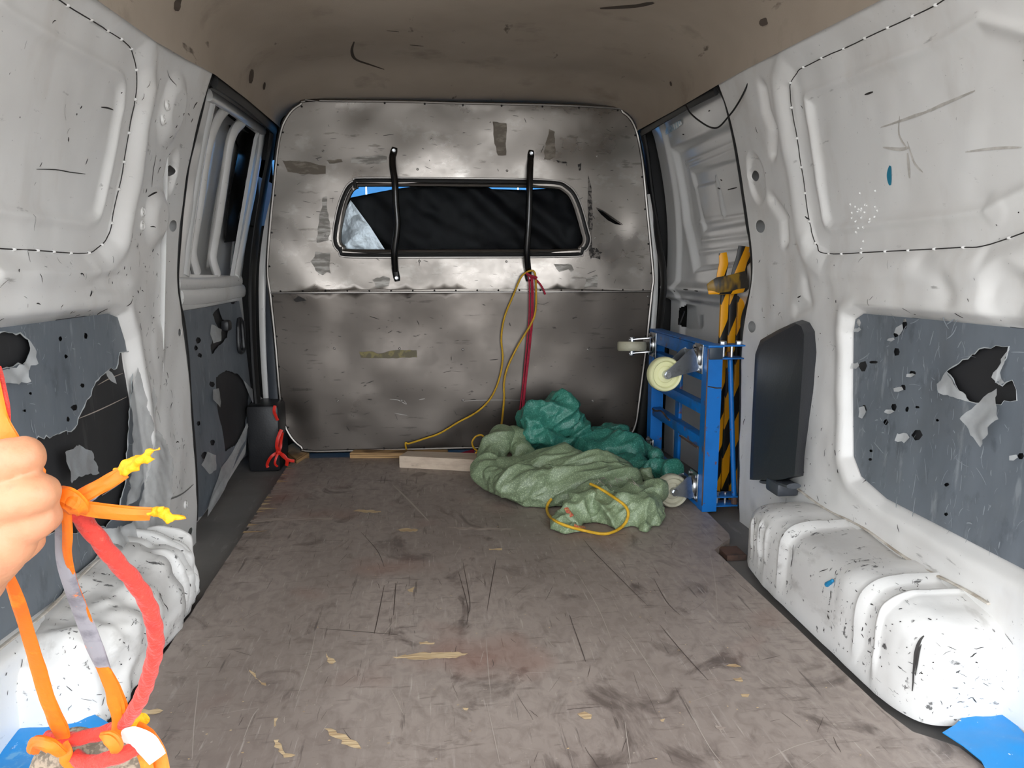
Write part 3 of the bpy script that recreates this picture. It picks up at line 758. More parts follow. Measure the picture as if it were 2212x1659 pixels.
# rivets on the seam, the edge and in rows
mb = MB(); mr = MB(); acc = 0; last = Vector((*BHw[0], 0))
for p in BHw:
    q = Vector((p[0], p[1], 0)); acc += (q-last).length; last = q
    if acc > 0.10:
        acc = 0; c = bh_fn(*p)+Vector(((XC-p[0])*.012, -.006, (.6-p[1])*.012)); v, f = capsule_geo(c, c+Vector((0, -.001, 0)), .0034, .003, 8, 3); mb.add(v, f)
for k in range(18):
    c = bh_fn(x0+(x1-x0)*(k+.5)/18, ZS+.006)+Vector((0, -.005, 0)); v, f = capsule_geo(c, c+Vector((0, -.001, 0)), .003, .0026, 8, 3); mb.add(v, f)
mb.build('edge_rivets', SCUFF, wall_front, kind='stuff')
for px, py in [(698, 326), (902, 366), (1095, 369), (1290, 337), (704, 510), (1286, 514), (906, 564), (1094, 565), (722, 753), (863, 753), (1000, 755), (1270, 755), (730, 866), (867, 866), (1000, 864), (1280, 866), (1410-10, 640), (586, 632)]:
    u, v = b2((px, py)); c = bh_fn(u, v)+Vector((0, -.0035, 0))
    a, f = lathe_geo([(.0001, .0020), (.0014, .0020), (.0018, .0006), (.0028, .0010), (.0040, .0006), (.0044, -.002)], 14, frame_to(c, (0, -1, 0))); mr.add(a, f)
mr.build('panel_rivets', STEEL, wall_front, kind='stuff')
def residue(px, m, nm, am=0.002, step=0.012, seed=1, lift=.0012):
    Pp = jag([b2(p) for p in px], am, step, seed)
    V, Fc = sheet_geo(Pp, (), 0.02, lambda u, v: bh_fn(u, v)+Vector((0, -.0028-lift, 0)))
    MB().add(V, Fc).build(nm, m, wall_front, True, None)
RESID = mat('old_tape_residue', (106, 97, 86), .55, .2, layers=[(40, (.4, 1, 1), .5, .62, (150, 142, 130), .6, 6)])
RESID2 = mat('grey_tape_residue', (120, 116, 110), .5, .5, layers=[(50, (.3, 1, 1.5), .45, .6, (182, 178, 172), .8, 7)])
DARKMARK = mat('black_abrasion', (40, 37, 35), .7, layers=[(70, I3, .48, .56, (130, 124, 118), .8, 5)])
residue([(610, 347), (660, 349), (690, 357), (704, 358), (704, 376), (650, 377), (622, 372)], RESID, 'tape_residue', seed=2)
residue([(706, 346), (738, 344), (740, 350), (712, 354)], RESID, 'tape_residue', seed=3)
residue([(760, 340), (815, 335), (836, 338), (835, 352), (800, 354), (758, 352)], RESID2, 'tape_residue', .003, seed=4)
residue([(1064, 263), (1080, 266), (1094, 266), (1093, 335), (1076, 336), (1068, 310)], RESID, 'tape_residue', seed=5)
residue([(1185, 280), (1198, 285), (1199, 340), (1186, 346), (1174, 345), (1178, 310)], RESID, 'tape_residue', .003, seed=6)
residue([(698, 426), (706, 424), (713, 480), (711, 520), (685, 524), (690, 470)], RESID2, 'tape_residue', .004, seed=7)
residue([(682, 545), (712, 545), (716, 590), (690, 592), (672, 565)], RESID2, 'tape_residue', .006, seed=8)
residue([(1270, 378), (1276, 400), (1280, 470), (1276, 560), (1272, 550), (1269, 450)], DARKMARK, 'abrasion', .002, seed=9)
residue([(1272, 530), (1300, 545), (1295, 560), (1275, 556)], DARKMARK, 'abrasion', .005, seed=10)
residue([(1196, 570), (1235, 572), (1240, 584), (1208, 586)], RESID2, 'abrasion', .006, seed=11)
residue([(1265, 600), (1290, 594), (1290, 620), (1262, 624)], RESID2, 'abrasion', .005, seed=12)
residue([(805, 605), (830, 595), (842, 600), (840, 618), (812, 622)], RESID2, 'abrasion', .005, seed=13)
residue([(634, 648), (645, 640), (655, 644), (662, 650), (640, 653)], SCUFF, 'black_blot', .003, seed=14)
residue([(1200, 346), (1222, 350), (1226, 354), (1204, 352)], DARKMARK, 'abrasion', .002, seed=15)
residue([(1247, 356), (1255, 352), (1254, 368), (1250, 370)], DARKMARK, 'abrasion', .002, seed=16)
OLIVE = mat('olive_tape_residue', (104, 96, 72), .6, layers=[(40, I3, .5, .6, (150, 138, 84), .7)])
residue([(776, 760), (806, 759), (815, 764), (860, 756), (900, 757), (901, 772), (840, 774), (780, 773)], OLIVE, 'tape_residue', .002, seed=17)
# loose scuffs over both sheets
mb = MB(); r = random.Random(77)
for k in range(260):
    px, py = r.uniform(590, 1395), r.uniform(235, 955)
    u, v = b2((px, py))
    if sd_poly(np.array([u]), np.array([v]), BHw)[0] > -.02 or sd_poly(np.array([u]), np.array([v]), WNw)[0] < .02: continue
    L = abs(r.gauss(0, .012))+.003; a = r.gauss(0, .25) if r.random() < .75 else r.uniform(0, 3)
    pts = [bh_fn(u+L*(i-2)/4*math.cos(a), v+L*(i-2)/4*math.sin(a))+Vector((0, -.0036, 0)) for i in range(5)]
    stroke(mb, pts, r.choice([.0008, .0012, .002]), lambda p: Vector((0, -1, 0)))
mb.build('scuff_marks', SCUFF, wall_front, kind='stuff')
mb = MB()
for L in [[(842, 862), (860, 864), (878, 873), (872, 864)], [(1000, 866), (1040, 864), (1120, 864), (1180, 872)], [(905, 863), (918, 861)], [(852, 892), (866, 895), (880, 897)]]:
    stroke(mb, smooth_line([bh_fn(*b2(p))+Vector((0, -.0036, 0)) for p in L], 4), .003, lambda p: Vector((0, -1, 0)))
mb.build('pale_scratches', STEEL, wall_front, kind='stuff')
# the torn slit right of the window
sl = smooth_line([bh_fn(*b2(p))+Vector((0, -.004, 0)) for p in [(1287, 449), (1301, 456), (1320, 468), (1346, 485)]], 6)
V, Fc = tube_geo(sl, [.001+.003*math.sin(math.pi*i/(len(sl)-1)) for i in range(len(sl))], 8, flat=.7); MB().add(V, Fc).build('split_lip', STEEL, wall_front)

# --- the bulkhead window
window_1 = empty('window_1', (XC, YB, b2((1000, 545))[1]), kind='structure')
def offset_loop(L, d):
    out = []; n = len(L); c = (sum(p[0] for p in L)/n, sum(p[1] for p in L)/n)
    for i in range(n):
        a, b = Vector(L[i-1]), Vector(L[(i+1) % n]); t = (b-a).normalized(); nn = Vector((t.y, -t.x))
        if nn.dot(Vector(L[i])-Vector(c)) < 0: nn = -nn
        out.append((L[i][0]+nn.x*d, L[i][1]+nn.y*d))
    return out
V, Fc = tube_geo([Vector((p[0], YB-.006, p[1])) for p in offset_loop(WNw, .012)], .0065, 8, closed=True); MB().add(V, Fc).build('rubber_gasket', RUBBER, window_1)
V, Fc = tube_geo([Vector((p[0], YB+.004, p[1])) for p in WNw], .010, 8, closed=True, flat=.8); MB().add(V, Fc).build('window_frame', STEEL, window_1)
V, Fc = tube_geo([Vector((p[0], YB-.007, p[1])) for p in offset_loop(WNw, .020)], .0035, 6, closed=True); MB().add(V, Fc).build('bright_bead', STEEL, window_1)
gm = bpy.data.materials.new('window_glass'); gm.use_nodes = True; nt = gm.node_tree
g1 = nt.nodes.new('ShaderNodeBsdfTransparent'); g1.inputs['Color'].default_value = (.93, .95, .96, 1)
nt.links.new(g1.outputs[0], nt.nodes['Material Output'].inputs['Surface'])
V, Fc = sheet_geo(WNw, (), .2, lambda u, v: Vector((u, YB+.012, v))); V, Fc = solidify(V, Fc, (0, 1, 0), .003)
MB().add(V, Fc).build('window_pane', gm, window_1, False)

# --- sunshade hung behind the window in the cab
def cloth(px, y, m, nm, amp, parent, seed, th=.0015, dirn=(1, 0)):
    L = [b2(p, y) for p in px]
    def fn(u, v):
        s = u*dirn[0]+v*dirn[1]
        d = amp*noise.noise(Vector((s*16, (u*dirn[1]-v*dirn[0])*2.5, seed)))+amp*.3*noise.noise(Vector((u*30, v*30, seed)))
        return Vector((u, y+d, v))
    V, Fc = sheet_geo(L, (), .012, fn); V, Fc = solidify(V, Fc, (0, 1, 0), th)
    return MB().add(V, Fc).build(nm, m, parent, True, 60)
shade = empty('sunshade', tuple(at_y(1000, 560, 2.76)), label='black cloth sunshade with a folded silver corner behind the bulkhead window', category='sunshade')
cloth([(752, 428), (800, 418), (850, 408), (918, 399), (1050, 402), (1063, 408), (1140, 410), (1200, 405), (1370, 408), (1370, 565), (700, 565), (730, 480)], 2.765, BLACKCLOTH, 'black_cloth', .022, shade, 3, dirn=(.6, .8))  # right end widened out of view so the bulkhead slit looks dark
cloth([(757, 432), (800, 490), (842, 556), (700, 556), (729, 500), (738, 470)], 2.735, SILVERCLOTH, 'silver_lining', .010, shade, 8, dirn=(.8, -.6))
V, Fc = tube_geo([at_y(920, 403, 2.74), at_y(990, 402, 2.74), at_y(1052, 404, 2.74)], .004, 8, flat=.6); MB().add(V, Fc).build('stiff_hem', BLACKCLOTH, shade)

# --- guard bars over the window
def guard_bar(px, label):
    b = empty('guard_bar', tuple(at_y(px[-1][0], px[-1][1], YB)), label=label, category='guard bar', group='guard bars over the bulkhead window')
    n = len(px); offs = [.006, .010, .036, .046, .048, .046, .036, .010, .006]
    P = []
    for i, p in enumerate(px):
        P.append(at_y(p[0], p[1], YB-offs[i]))
    body = smooth_line(P[1:-1], 8)
    V, Fc = tube_geo(body, .0115, 14); MB().add(V, Fc).build('bar', BLACKPAINT, b)
    for e, i in ((P[0], 1), (P[-1], -2)):
        q = P[i]; ax = (q-e)
        V, Fc = tube_geo([e-ax.normalized()*.012, e, e+ax*.6, q+ax*.5], [.009, .0115, .0115, .0108], 12, flat=.32, up=(0, 1, 0))
        MB().add(V, Fc).build('flattened_end', BLACKPAINT, b)
        V, Fc = lathe_geo([(.0001, .006), (.003, .006), (.0035, .004), (.006, .0045), (.0075, .002), (.008, -.002)], 16, frame_to(e+Vector((0, -.003, 0)), (0, -1, 0)))
        MB().add(V, Fc).build('screw', ZINC, b)
guard_bar([(851, 326), (848, 338), (848, 358), (853, 395), (855, 440), (858, 490), (852, 545), (854, 585), (857, 600)], 'black bent tube guard bar crossing the window, no cord tied to it')
guard_bar([(1147, 332), (1146, 344), (1145, 362), (1144, 400), (1143, 450), (1141, 495), (1138, 545), (1141, 585), (1142, 600)], 'black bent tube guard bar with yellow and crimson cords tied to its foot')

# ------------------------------------------------------------------ cab behind the bulkhead and the yard
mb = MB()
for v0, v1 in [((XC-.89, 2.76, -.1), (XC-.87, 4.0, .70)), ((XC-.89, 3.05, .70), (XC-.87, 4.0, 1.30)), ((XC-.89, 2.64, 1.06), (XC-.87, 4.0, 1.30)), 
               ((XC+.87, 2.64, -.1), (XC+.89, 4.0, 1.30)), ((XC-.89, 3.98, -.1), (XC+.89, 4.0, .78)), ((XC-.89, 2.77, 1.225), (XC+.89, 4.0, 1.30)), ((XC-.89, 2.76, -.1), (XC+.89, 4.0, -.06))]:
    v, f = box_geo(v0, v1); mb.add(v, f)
for v0, v1 in [((.765, 2.745, -.1), (XC+.89, 2.755, 1.30)), ((XC-.89, 2.88, -.1), (-.50, 2.89, .805)), ((XC-.89, 2.88, 1.035), (-.44, 2.89, 1.30)), ((XC-.89, 2.88, .80), (-.588, 2.89, 1.04))]:  # black filler sheets added behind the pillars to block light leaks
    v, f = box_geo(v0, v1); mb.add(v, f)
mb.build('wall_cab_and_blockers', RUBBER, kind='structure')
side_f = empty('sheet_fence', (-3.0, 4.0, -.65), label='bright blue sheet metal fence beyond the left cab side', category='fence')
for k in range(8):
    v, f = box_geo((-3.0, 1.8+k*.5, -.65), (-2.98, 2.29+k*.5, 3.2), .004); MB().add(v, f).build('sheet', BLUEHOARD, side_f)
hoard = empty('sheet_fence', (XC, 5.2, -.65), label='bright blue sheet metal fence seen through the cab glass', category='fence')
for k in range(12):
    xx = XC-3+k*.5
    v, f = box_geo((xx, 5.2, -.65), (xx+.49, 5.22, 3.2), .004); MB().add(v, f).build('sheet', BLUEHOARD, hoard)
v, f = box_geo((-.92, 5.05, .9), (-.62, 5.10, 1.5), .01); sg = MB().add(v, f).build('red_board', REDSIGN)
sg['label'] = 'red board glimpsed through the upper corner of the bulkhead window'; sg['category'] = 'board'
v, f = box_geo((-.92, 5.07, -.65), (-.88, 5.10, .92), .004); MB().add(v, f).build('post', REDSIGN, sg)
v, f = box_geo((-15, -15, -.70), (15, 15, -.65)); MB().add(v, f).build('ground', GROUND, None, False, kind='structure')

# ------------------------------------------------------------------ outer body, unseen tailgate posed to shade the rear
OUTER = mat('white_body_paint', (206, 206, 204), .3, coat=.4)
for s, nm in ((-1, 'wall_outer_left'), (1, 'wall_outer_right')):
    x = XC+s*.90
    v, f = box_geo((x-.004, .50, -.30), (x+.004, 2.92 if s < 0 else 4.0, 1.18), .002); MB().add(v, f).build(nm, OUTER, kind='structure')
v, f = box_geo((XC-.90, .48, 1.30), (XC+.90, 4.0, 1.325), .01); mb = MB().add(v, f)
for s in (-1, 1):
    V = [Vector((XC+s*.90, yy, 1.175)) for yy in (.5, 2.7)]+[Vector((XC+s*.80, yy, 1.305)) for yy in (.5, 2.7)]
    V2, F2 = solidify(V, [(0, 1, 3, 2)], (s, 0, .3), .008); mb.add(V2, F2)
mb.build('roof', OUTER, kind='structure')
# rear frame: the pillars and header that close the hollow walls and roof round the tailgate opening
zz = np.linspace(-.06, 1.10, 24); mb = MB()
for s in (-1, 1):
    V = []
    for z in zz: V += [Vector((XC+s*(float(hw(.605, z))-.004), .605, z)), Vector((XC+s*.898, .605, z))]
    V2, F2 = solidify(V, [(2*i, 2*i+1, 2*i+3, 2*i+2) for i in range(len(zz)-1)], (0, 1, 0), .01); mb.add(V2, F2)
X, Y, Z = head_fn(np.full(60, .605), np.linspace(-1, 1, 60)); V = []
for x, z in zip(X, Z): V += [Vector((x, .605, z-.002)), Vector((x+(x-XC)*.30, .605, 1.302 if abs(x-XC) < .60 else 1.19+.112*max(0, (.66-abs(x-XC))/.06)))]
V2, F2 = solidify(V, [(2*i, 2*i+1, 2*i+3, 2*i+2) for i in range(59)], (0, 1, 0), .01); mb.add(V2, F2)
for s in (-1, 1):
    v, f = box_geo((XC+s*.62, .600, 1.07), (XC+s*.90, .615, 1.31)); mb.add(v, f)
mb.build('trim_1', OUTER, kind='structure')
V = [Vector((XC+s*.68, yy, zz)) for yy, zz in ((.47, 1.30), (.1, 1.37), (-.45, 1.43)) for s in (-1, 1)]  # tailgate out of view, set nearly flat to cut light from above
V2, F2 = solidify(V, [(0, 1, 3, 2), (2, 3, 5, 4)], (0, .3, -1), .05); tg = MB().add(V2, F2).build('tailgate_shade', OUTER, None, True, 30, kind='structure')
# ------------------------------------------------------------------ van floor
v, f = box_geo((XC-.895, .50, -.06), (XC+.895, 2.80, -.0205)); MB().add(v, f).build('floor', SHELF, None, False, kind='structure')
# ================================================================== doors, pillars, wheel arches, floor board
def wp_px(side, px, py, off): 
    y, z = on_wall(side, px, py, off); return wpt(side, y, z, -off)
def line_px(side, pts, off, n=6):
    return smooth_line([wp_px(side, a, b, off) for a, b in pts], n)
def seal(name, side, pts, r, off, label=None, parent=None, flat=None):
    V, Fc = tube_geo(line_px(side, pts, off), r, 10, flat=flat, up=(side, 0, 0) if flat else None)
    return MB().add(V, Fc).build(name, RUBBER, parent)
seal('door_seal', -1, SEAL_L, .007, .012, parent=wall_left)
seal('door_seal', 1, SEAL_R, .008, .010, parent=wall_right)
seal('header_seal', -1, [(462, 172), (500, 198), (545, 234), (592, 280)], .020, .006, parent=wall_left, flat=.5)
seal('header_seal', 1, [(1548, 192), (1500, 216), (1445, 248), (1388, 284)], .016, .006, parent=wall_right, flat=.5)
# black seals on the front pillars
seal('front_pillar_seal', -1, [(590, 280), (584, 330), (568, 420), (554, 510), (545, 600), (545, 700), (550, 800), (556, 870)], .022, .006, parent=wall_left, flat=.5)
seal('front_pillar_seal', 1, [(1388, 285), (1396, 330), (1408, 430), (1424, 530), (1434, 600), (1430, 660), (1424, 720), (1416, 860), (1412, 960)], .020, .008, parent=wall_right, flat=.5)
def strip(name, pts, y, r, m, parent, flat=.5):
    V, Fc = tube_geo(smooth_line([at_y(a, b, y) for a, b in pts], 5), r, 10, flat=flat, up=(0, 1, 0)); return MB().add(V, Fc).build(name, m, parent)
PILLARGREY = WHITE
strip('front_pillar', [(596, 420), (578, 500), (568, 600), (570, 740), (578, 870)], 2.715, .014, PILLARGREY, wall_left)
strip('front_pillar_inner', [(600, 480), (590, 600), (590, 740), (597, 880)], 2.70, .024, GREYPL, wall_left)
strip('front_pillar', [(1398, 420), (1410, 500), (1416, 600), (1412, 690), (1405, 760)], 2.70, .010, PILLARGREY, wall_right)
strip('front_pillar_inner', [(1392, 330), (1404, 500), (1413, 640), (1404, 760), (1385, 940)], 2.73, .020, RUBBER, wall_right)
# black lower trim on the left front pillar
a = at_y(572, 872, 2.60); b_ = at_y(604, 1010, 2.60)
V, Fc = box_geo((a.x-.055, 2.56, -.0195), (b_.x+.012, 2.72, a.z), .012)
MB().add(V, Fc).build('pillar_trim_box', BLACKPL, wall_left)

# ------------------------------------------------------------------ left sliding door
DO = 0.050
door_1 = empty('door_1', (XC-.78, 2.2, 0), kind='structure')
us = np.linspace(1.78, 2.87, 30); vs = np.linspace(-.03, 1.125, 60)
P, Q = grid_geo(us, vs, lambda U, V: (XC-(hw(U, V)+.115), U, V), flip=False)
np_obj('outer_skin', P, Q, DOORGREY, door_1)
inner_o = wpoly(-1, [(448, 192), (468, 188), (575, 272), (572, 300), (552, 420), (532, 520), (520, 610), (528, 700), (540, 860), (530, 980), (480, 1060), (425, 1130)], DO)
inner_o = [(1.80, 1.08)]+inner_o+[(1.80, .02)]
ap = wpoly(-1, [(456, 214), (482, 230), (560, 288), (556, 300), (538, 400), (521, 500), (505, 596), (398, 592), (404, 540), (424, 400), (440, 290)], DO)
V, Fc = sheet_geo(inner_o, [ap], .02, lambda u, v: wpt(-1, u, v, -DO)); V, Fc = solidify(V, Fc, (-1, 0, 0), .012)
MB().add(V, Fc).build('inner_panel', DOORGREY, door_1, True, 40)
def bar(name, pts, r, off, flat, m=DOORGREY):
    V, Fc = tube_geo(line_px(-1, pts, off), r, 12, flat=flat, up=(1, 0, 0)); return MB().add(V, Fc).build(name, m, door_1)
bar('window_bar', [(486, 236), (472, 254), (456, 290), (443, 350), (430, 440), (417, 520), (415, 552), (424, 588)], .017, DO+.008, .75, WHITE)
bar('window_bar', [(522, 264), (505, 284), (494, 320), (484, 390), (472, 470), (460, 540), (459, 562), (468, 592)], .017, DO+.008, .75, WHITE)
bar('window_bar', [(563, 285), (557, 330), (543, 410), (527, 500), (508, 600)], .022, DO+.004, .6, WHITE)
bar('window_jamb', [(456, 214), (436, 310), (417, 430), (402, 540), (397, 596)], .022, DO+.006, .6)
bar('top_rail', [(450, 205), (500, 236), (568, 283)], .016, DO, .7)
bar('channel_rib', [(492, 300), (474, 400), (458, 500), (448, 580)], .008, .10, .6)
bar('channel_rib', [(540, 330), (522, 420), (506, 510), (500, 580)], .008, .10, .6)
V, Fc = tube_geo(line_px(-1, [(385, 612), (440, 612), (520, 606)], DO-.002), .016, 12, flat=.4, up=(1, 0, 0)); MB().add(V, Fc).build('sill_shelf', WHITE, door_1)
V, Fc = tube_geo(line_px(-1, [(388, 642), (450, 640), (524, 628)], DO+.004), .022, 12, flat=.5, up=(1, 0, 0)); MB().add(V, Fc).build('sill_roll', WHITE, door_1)
# dark glass behind the bars
V, Fc = sheet_geo(wpoly(-1, [(500, 270), (566, 300), (548, 400), (520, 520), (490, 524), (500, 420), (520, 320)], .09), (), .05, lambda u, v: wpt(-1, u, v, -.095)); V, Fc = solidify(V, Fc, (-1, 0, 0), .004)
MB().add(V, Fc).build('dark_glass', BLACKPAINT, door_1, True, 40)
# film over the lower half
FO = wpoly(-1, [(390, 672), (440, 664), (512, 650), (520, 690), (530, 780), (540, 850), (538, 900), (526, 960), (500, 1010), (470, 1060), (432, 1115)], DO)+[(1.80, .05), (1.80, .55)]
V, Fc = sheet_geo(FO, (), .05, lambda u, v: wpt(-1, u, v, -DO+.001)); MB().add(V, Fc).build('backing_board', BACKING, door_1)
FHp = [[(455, 680), (467, 665), (476, 690), (490, 700), (486, 730), (470, 745), (452, 765), (450, 745), (468, 715)], [(462, 815), (485, 800), (510, 808), (522, 825), (534, 850), (530, 890), (520, 940), (505, 960), (482, 975), (475, 930), (466, 890), (462, 850)]]
FHs = [jag(wpoly(-1, h, DO), .003, .012, 5+i) for i, h in enumerate(FHp)]
for i, (cx, cy, w, h) in enumerate([(424, 735, 7, 9), (418, 752, 6, 6), (452, 830, 6, 9), (428, 768, 7, 5), (498, 652, 6, 5), (425, 915, 5, 5), (455, 955, 6, 8), (437, 985, 9, 10)]):
    FHs.append(jag(wpoly(-1, tiny(cx, cy, w, h, 300+i), DO), .0015, .01, 40+i))
V, Fc = sheet_geo(FO, FHs, .014, lambda u, v: wpt(-1, u, v, -DO+.006+.003*noise.noise(Vector((u*12, v*7, 3)))))
MB().add(V, Fc).build('film_sheet', FILM, door_1, True, None)
def dflap(px, lift, seed):
    P = [wp_px(-1, a, b, DO)+Vector((l, 0, 0)) for (a, b), l in zip(px, lift)]
    c = sum(P, Vector())/len(P)+Vector((.003, 0, 0)); n = len(P)
    Q = [P[i].lerp(P[(i+1) % n], k/3)+noise.noise_vector(P[i]*50+Vector((k, seed, 0)))*.003 for i in range(n) for k in range(3)]
    V = [c]+[c.lerp(q, .55)+Vector((.004*noise.noise(q*50), 0, 0)) for q in Q]+Q; m = len(Q)
    Fc = [(0, 1+i, 1+(i+1) % m) for i in range(m)]+[(1+i, 1+m+i, 1+m+(i+1) % m, 1+(i+1) % m) for i in range(m)]
    MB().add(V, Fc).build('film_flap', FILM_LOOSE, door_1, True, None)
dflap([(522, 822), (540, 848), (558, 872), (552, 882), (540, 890), (534, 860)], [.008, .02, .035, .035, .025, .01], 1)
dflap([(450, 700), (468, 712), (462, 735), (452, 742), (448, 720)], [.008, .015, .02, .012, .008], 2)
dflap([(468, 838), (470, 868), (460, 880), (447, 862), (452, 842)], [.006, .01, .02, .018, .01], 3)
dflap([(535, 900), (520, 950), (500, 985), (470, 1060), (432, 1118), (440, 1085), (470, 1010), (505, 962)], [.008, .014, .018, .02, .02, .016, .012, .008], 4)
dflap([(440, 975), (455, 985), (455, 1015), (440, 1025), (428, 1005)], [.01, .016, .016, .016, .01], 5)
# latch knob and pull
c = wp_px(-1, 476, 702, DO)
V, Fc = box_geo(c+Vector((.005, -.022, -.018)), c+Vector((.03, .022, .014)), .008); MB().add(V, Fc).build('latch_lever', BLACKPL, door_1)
V, Fc = tube_geo(line_px(-1, [(516, 690), (521, 692), (524, 720), (526, 755), (519, 760), (515, 745), (514, 705)], DO-.012), .007, 8, closed=True); MB().add(V, Fc).build('pull_handle', BLACKPL, door_1)
V, Fc = sheet_geo(wpoly(-1, [(516, 692), (523, 695), (525, 755), (517, 757)], DO), (), .05, lambda u, v: wpt(-1, u, v, -DO+.010)); MB().add(V, Fc).build('handle_cup', BLACKPL, door_1)

# ------------------------------------------------------------------ right sliding door: bare pressed steel
DR = 0.062
door_2 = empty('door_2', (XC+.78, 2.3, 0), kind='structure')
us = np.linspace(1.88, 2.70, 190); vs = np.linspace(-.03, 1.135, 250)
PAN = wpoly(1, [(1452, 325), (1590, 262), (1640, 420), (1665, 560), (1500, 582), (1478, 480)], DR)
PAN2 = wpoly(1, [(1480, 372), (1640, 325), (1660, 470), (1508, 498)], DR)
PAN3 = wpoly(1, [(1487, 402), (1528, 392), (1546, 466), (1505, 474)], DR)
LEDGE = [on_wall(1, 1440, 600, DR)[1], on_wall(1, 1440, 640, DR)[1]]
def door_relief(U, V):
    d1, d2, d3 = sd_poly(U, V, PAN), sd_poly(U, V, PAN2), sd_poly(U, V, PAN3)
    h = -.020*(1-sstep(-.012, .012, d1))-.010*(1-sstep(-.006, .006, d2))+.006*(1-sstep(-.006, .004, d3))
    for L in ([(1470, 352), (1600, 296)], [(1478, 362), (1600, 312)], [(1500, 480), (1660, 452)], [(1505, 520), (1660, 500)], [(1500, 545), (1660, 525)], [(1528, 385), (1546, 465)]):
        h += ridge(U, V, 1, L, .006, .005, DR)
    h += .022*np.exp(-((V-(LEDGE[0]+LEDGE[1])/2)/.016)**2)-.02*(1-sstep(LEDGE[1]-.015, LEDGE[1], V))
    h += .012*sstep(-.02, .01, np.interp(V, [0, .6, 1.1], [2.60, 2.58, 2.50])*0+U-2.60)
    return h
def dfn(U, V): return XC+(hw(U, V)+DR-door_relief(U, V)), U, V
HOLE = wpoly(1, [(1463, 668), (1472, 660), (1490, 660), (1494, 680), (1495, 705), (1480, 710), (1460, 700), (1462, 682)], DR)
SLOT = wpoly(1, [(1499, 682), (1506, 682), (1507, 708), (1500, 708)], DR)
P, Q = grid_geo(us, vs, dfn, keep=lambda U, V: (sd_poly(U, V, HOLE) > 0) & (sd_poly(U, V, SLOT) > 0), flip=True)
np_obj('inner_panel', P, Q, DOORGREY, door_2)
P, Q = grid_geo(us[::8], vs[::8], lambda U, V: (XC+hw(U, V)+DR+.06, U, V), flip=True)
np_obj('outer_skin', P, Q, DOORGREY, door_2)
V, Fc = tube_geo([wp_px(1, 1478, 672, DR+.02), wp_px(1, 1472, 690, DR+.02), wp_px(1, 1468, 704, DR+.02)], .003, 8); MB().add(V, Fc).build('latch_rod', ZINC, door_2)
mb = MB(); r = random.Random(9)
for a, b, c2, d in [(1476, 625, 1486, 626), (1455, 628, 1458, 630), (1500, 628, 1508, 629), (1530, 240, 1534, 239), (1474, 290, 1478, 291), (1556, 388, 1560, 390), (1572, 410, 1592, 405), (1550, 406, 1556, 408)]:
    p, q = wp_px(1, a, b, DR-.028), wp_px(1, c2, d, DR-.028)
    stroke(mb, [p, p.lerp(q, .5), q], .004, lambda z: Vector((-1, 0, 0)))
mb.build('chips', SCUFF, door_2, kind='stuff')
c = wp_px(1, 1452, 276, DR-.004)
V, Fc = sheet_geo(wpoly(1, [(1436, 286), (1440, 276), (1470, 258), (1473, 268), (1462, 278), (1434, 294)], DR-.004), (), .02, lambda u, v: wpt(1, u, v, -DR+.004+.002*noise.noise(Vector((u*60, v*60, 1)))))
MB().add(V, Fc).build('sticker', mat('crumpled_clear_sticker', (170, 200, 214), .2, .4, layers=[(60, I3, .48, .56, (240, 246, 250), .9, 6)]), door_2)

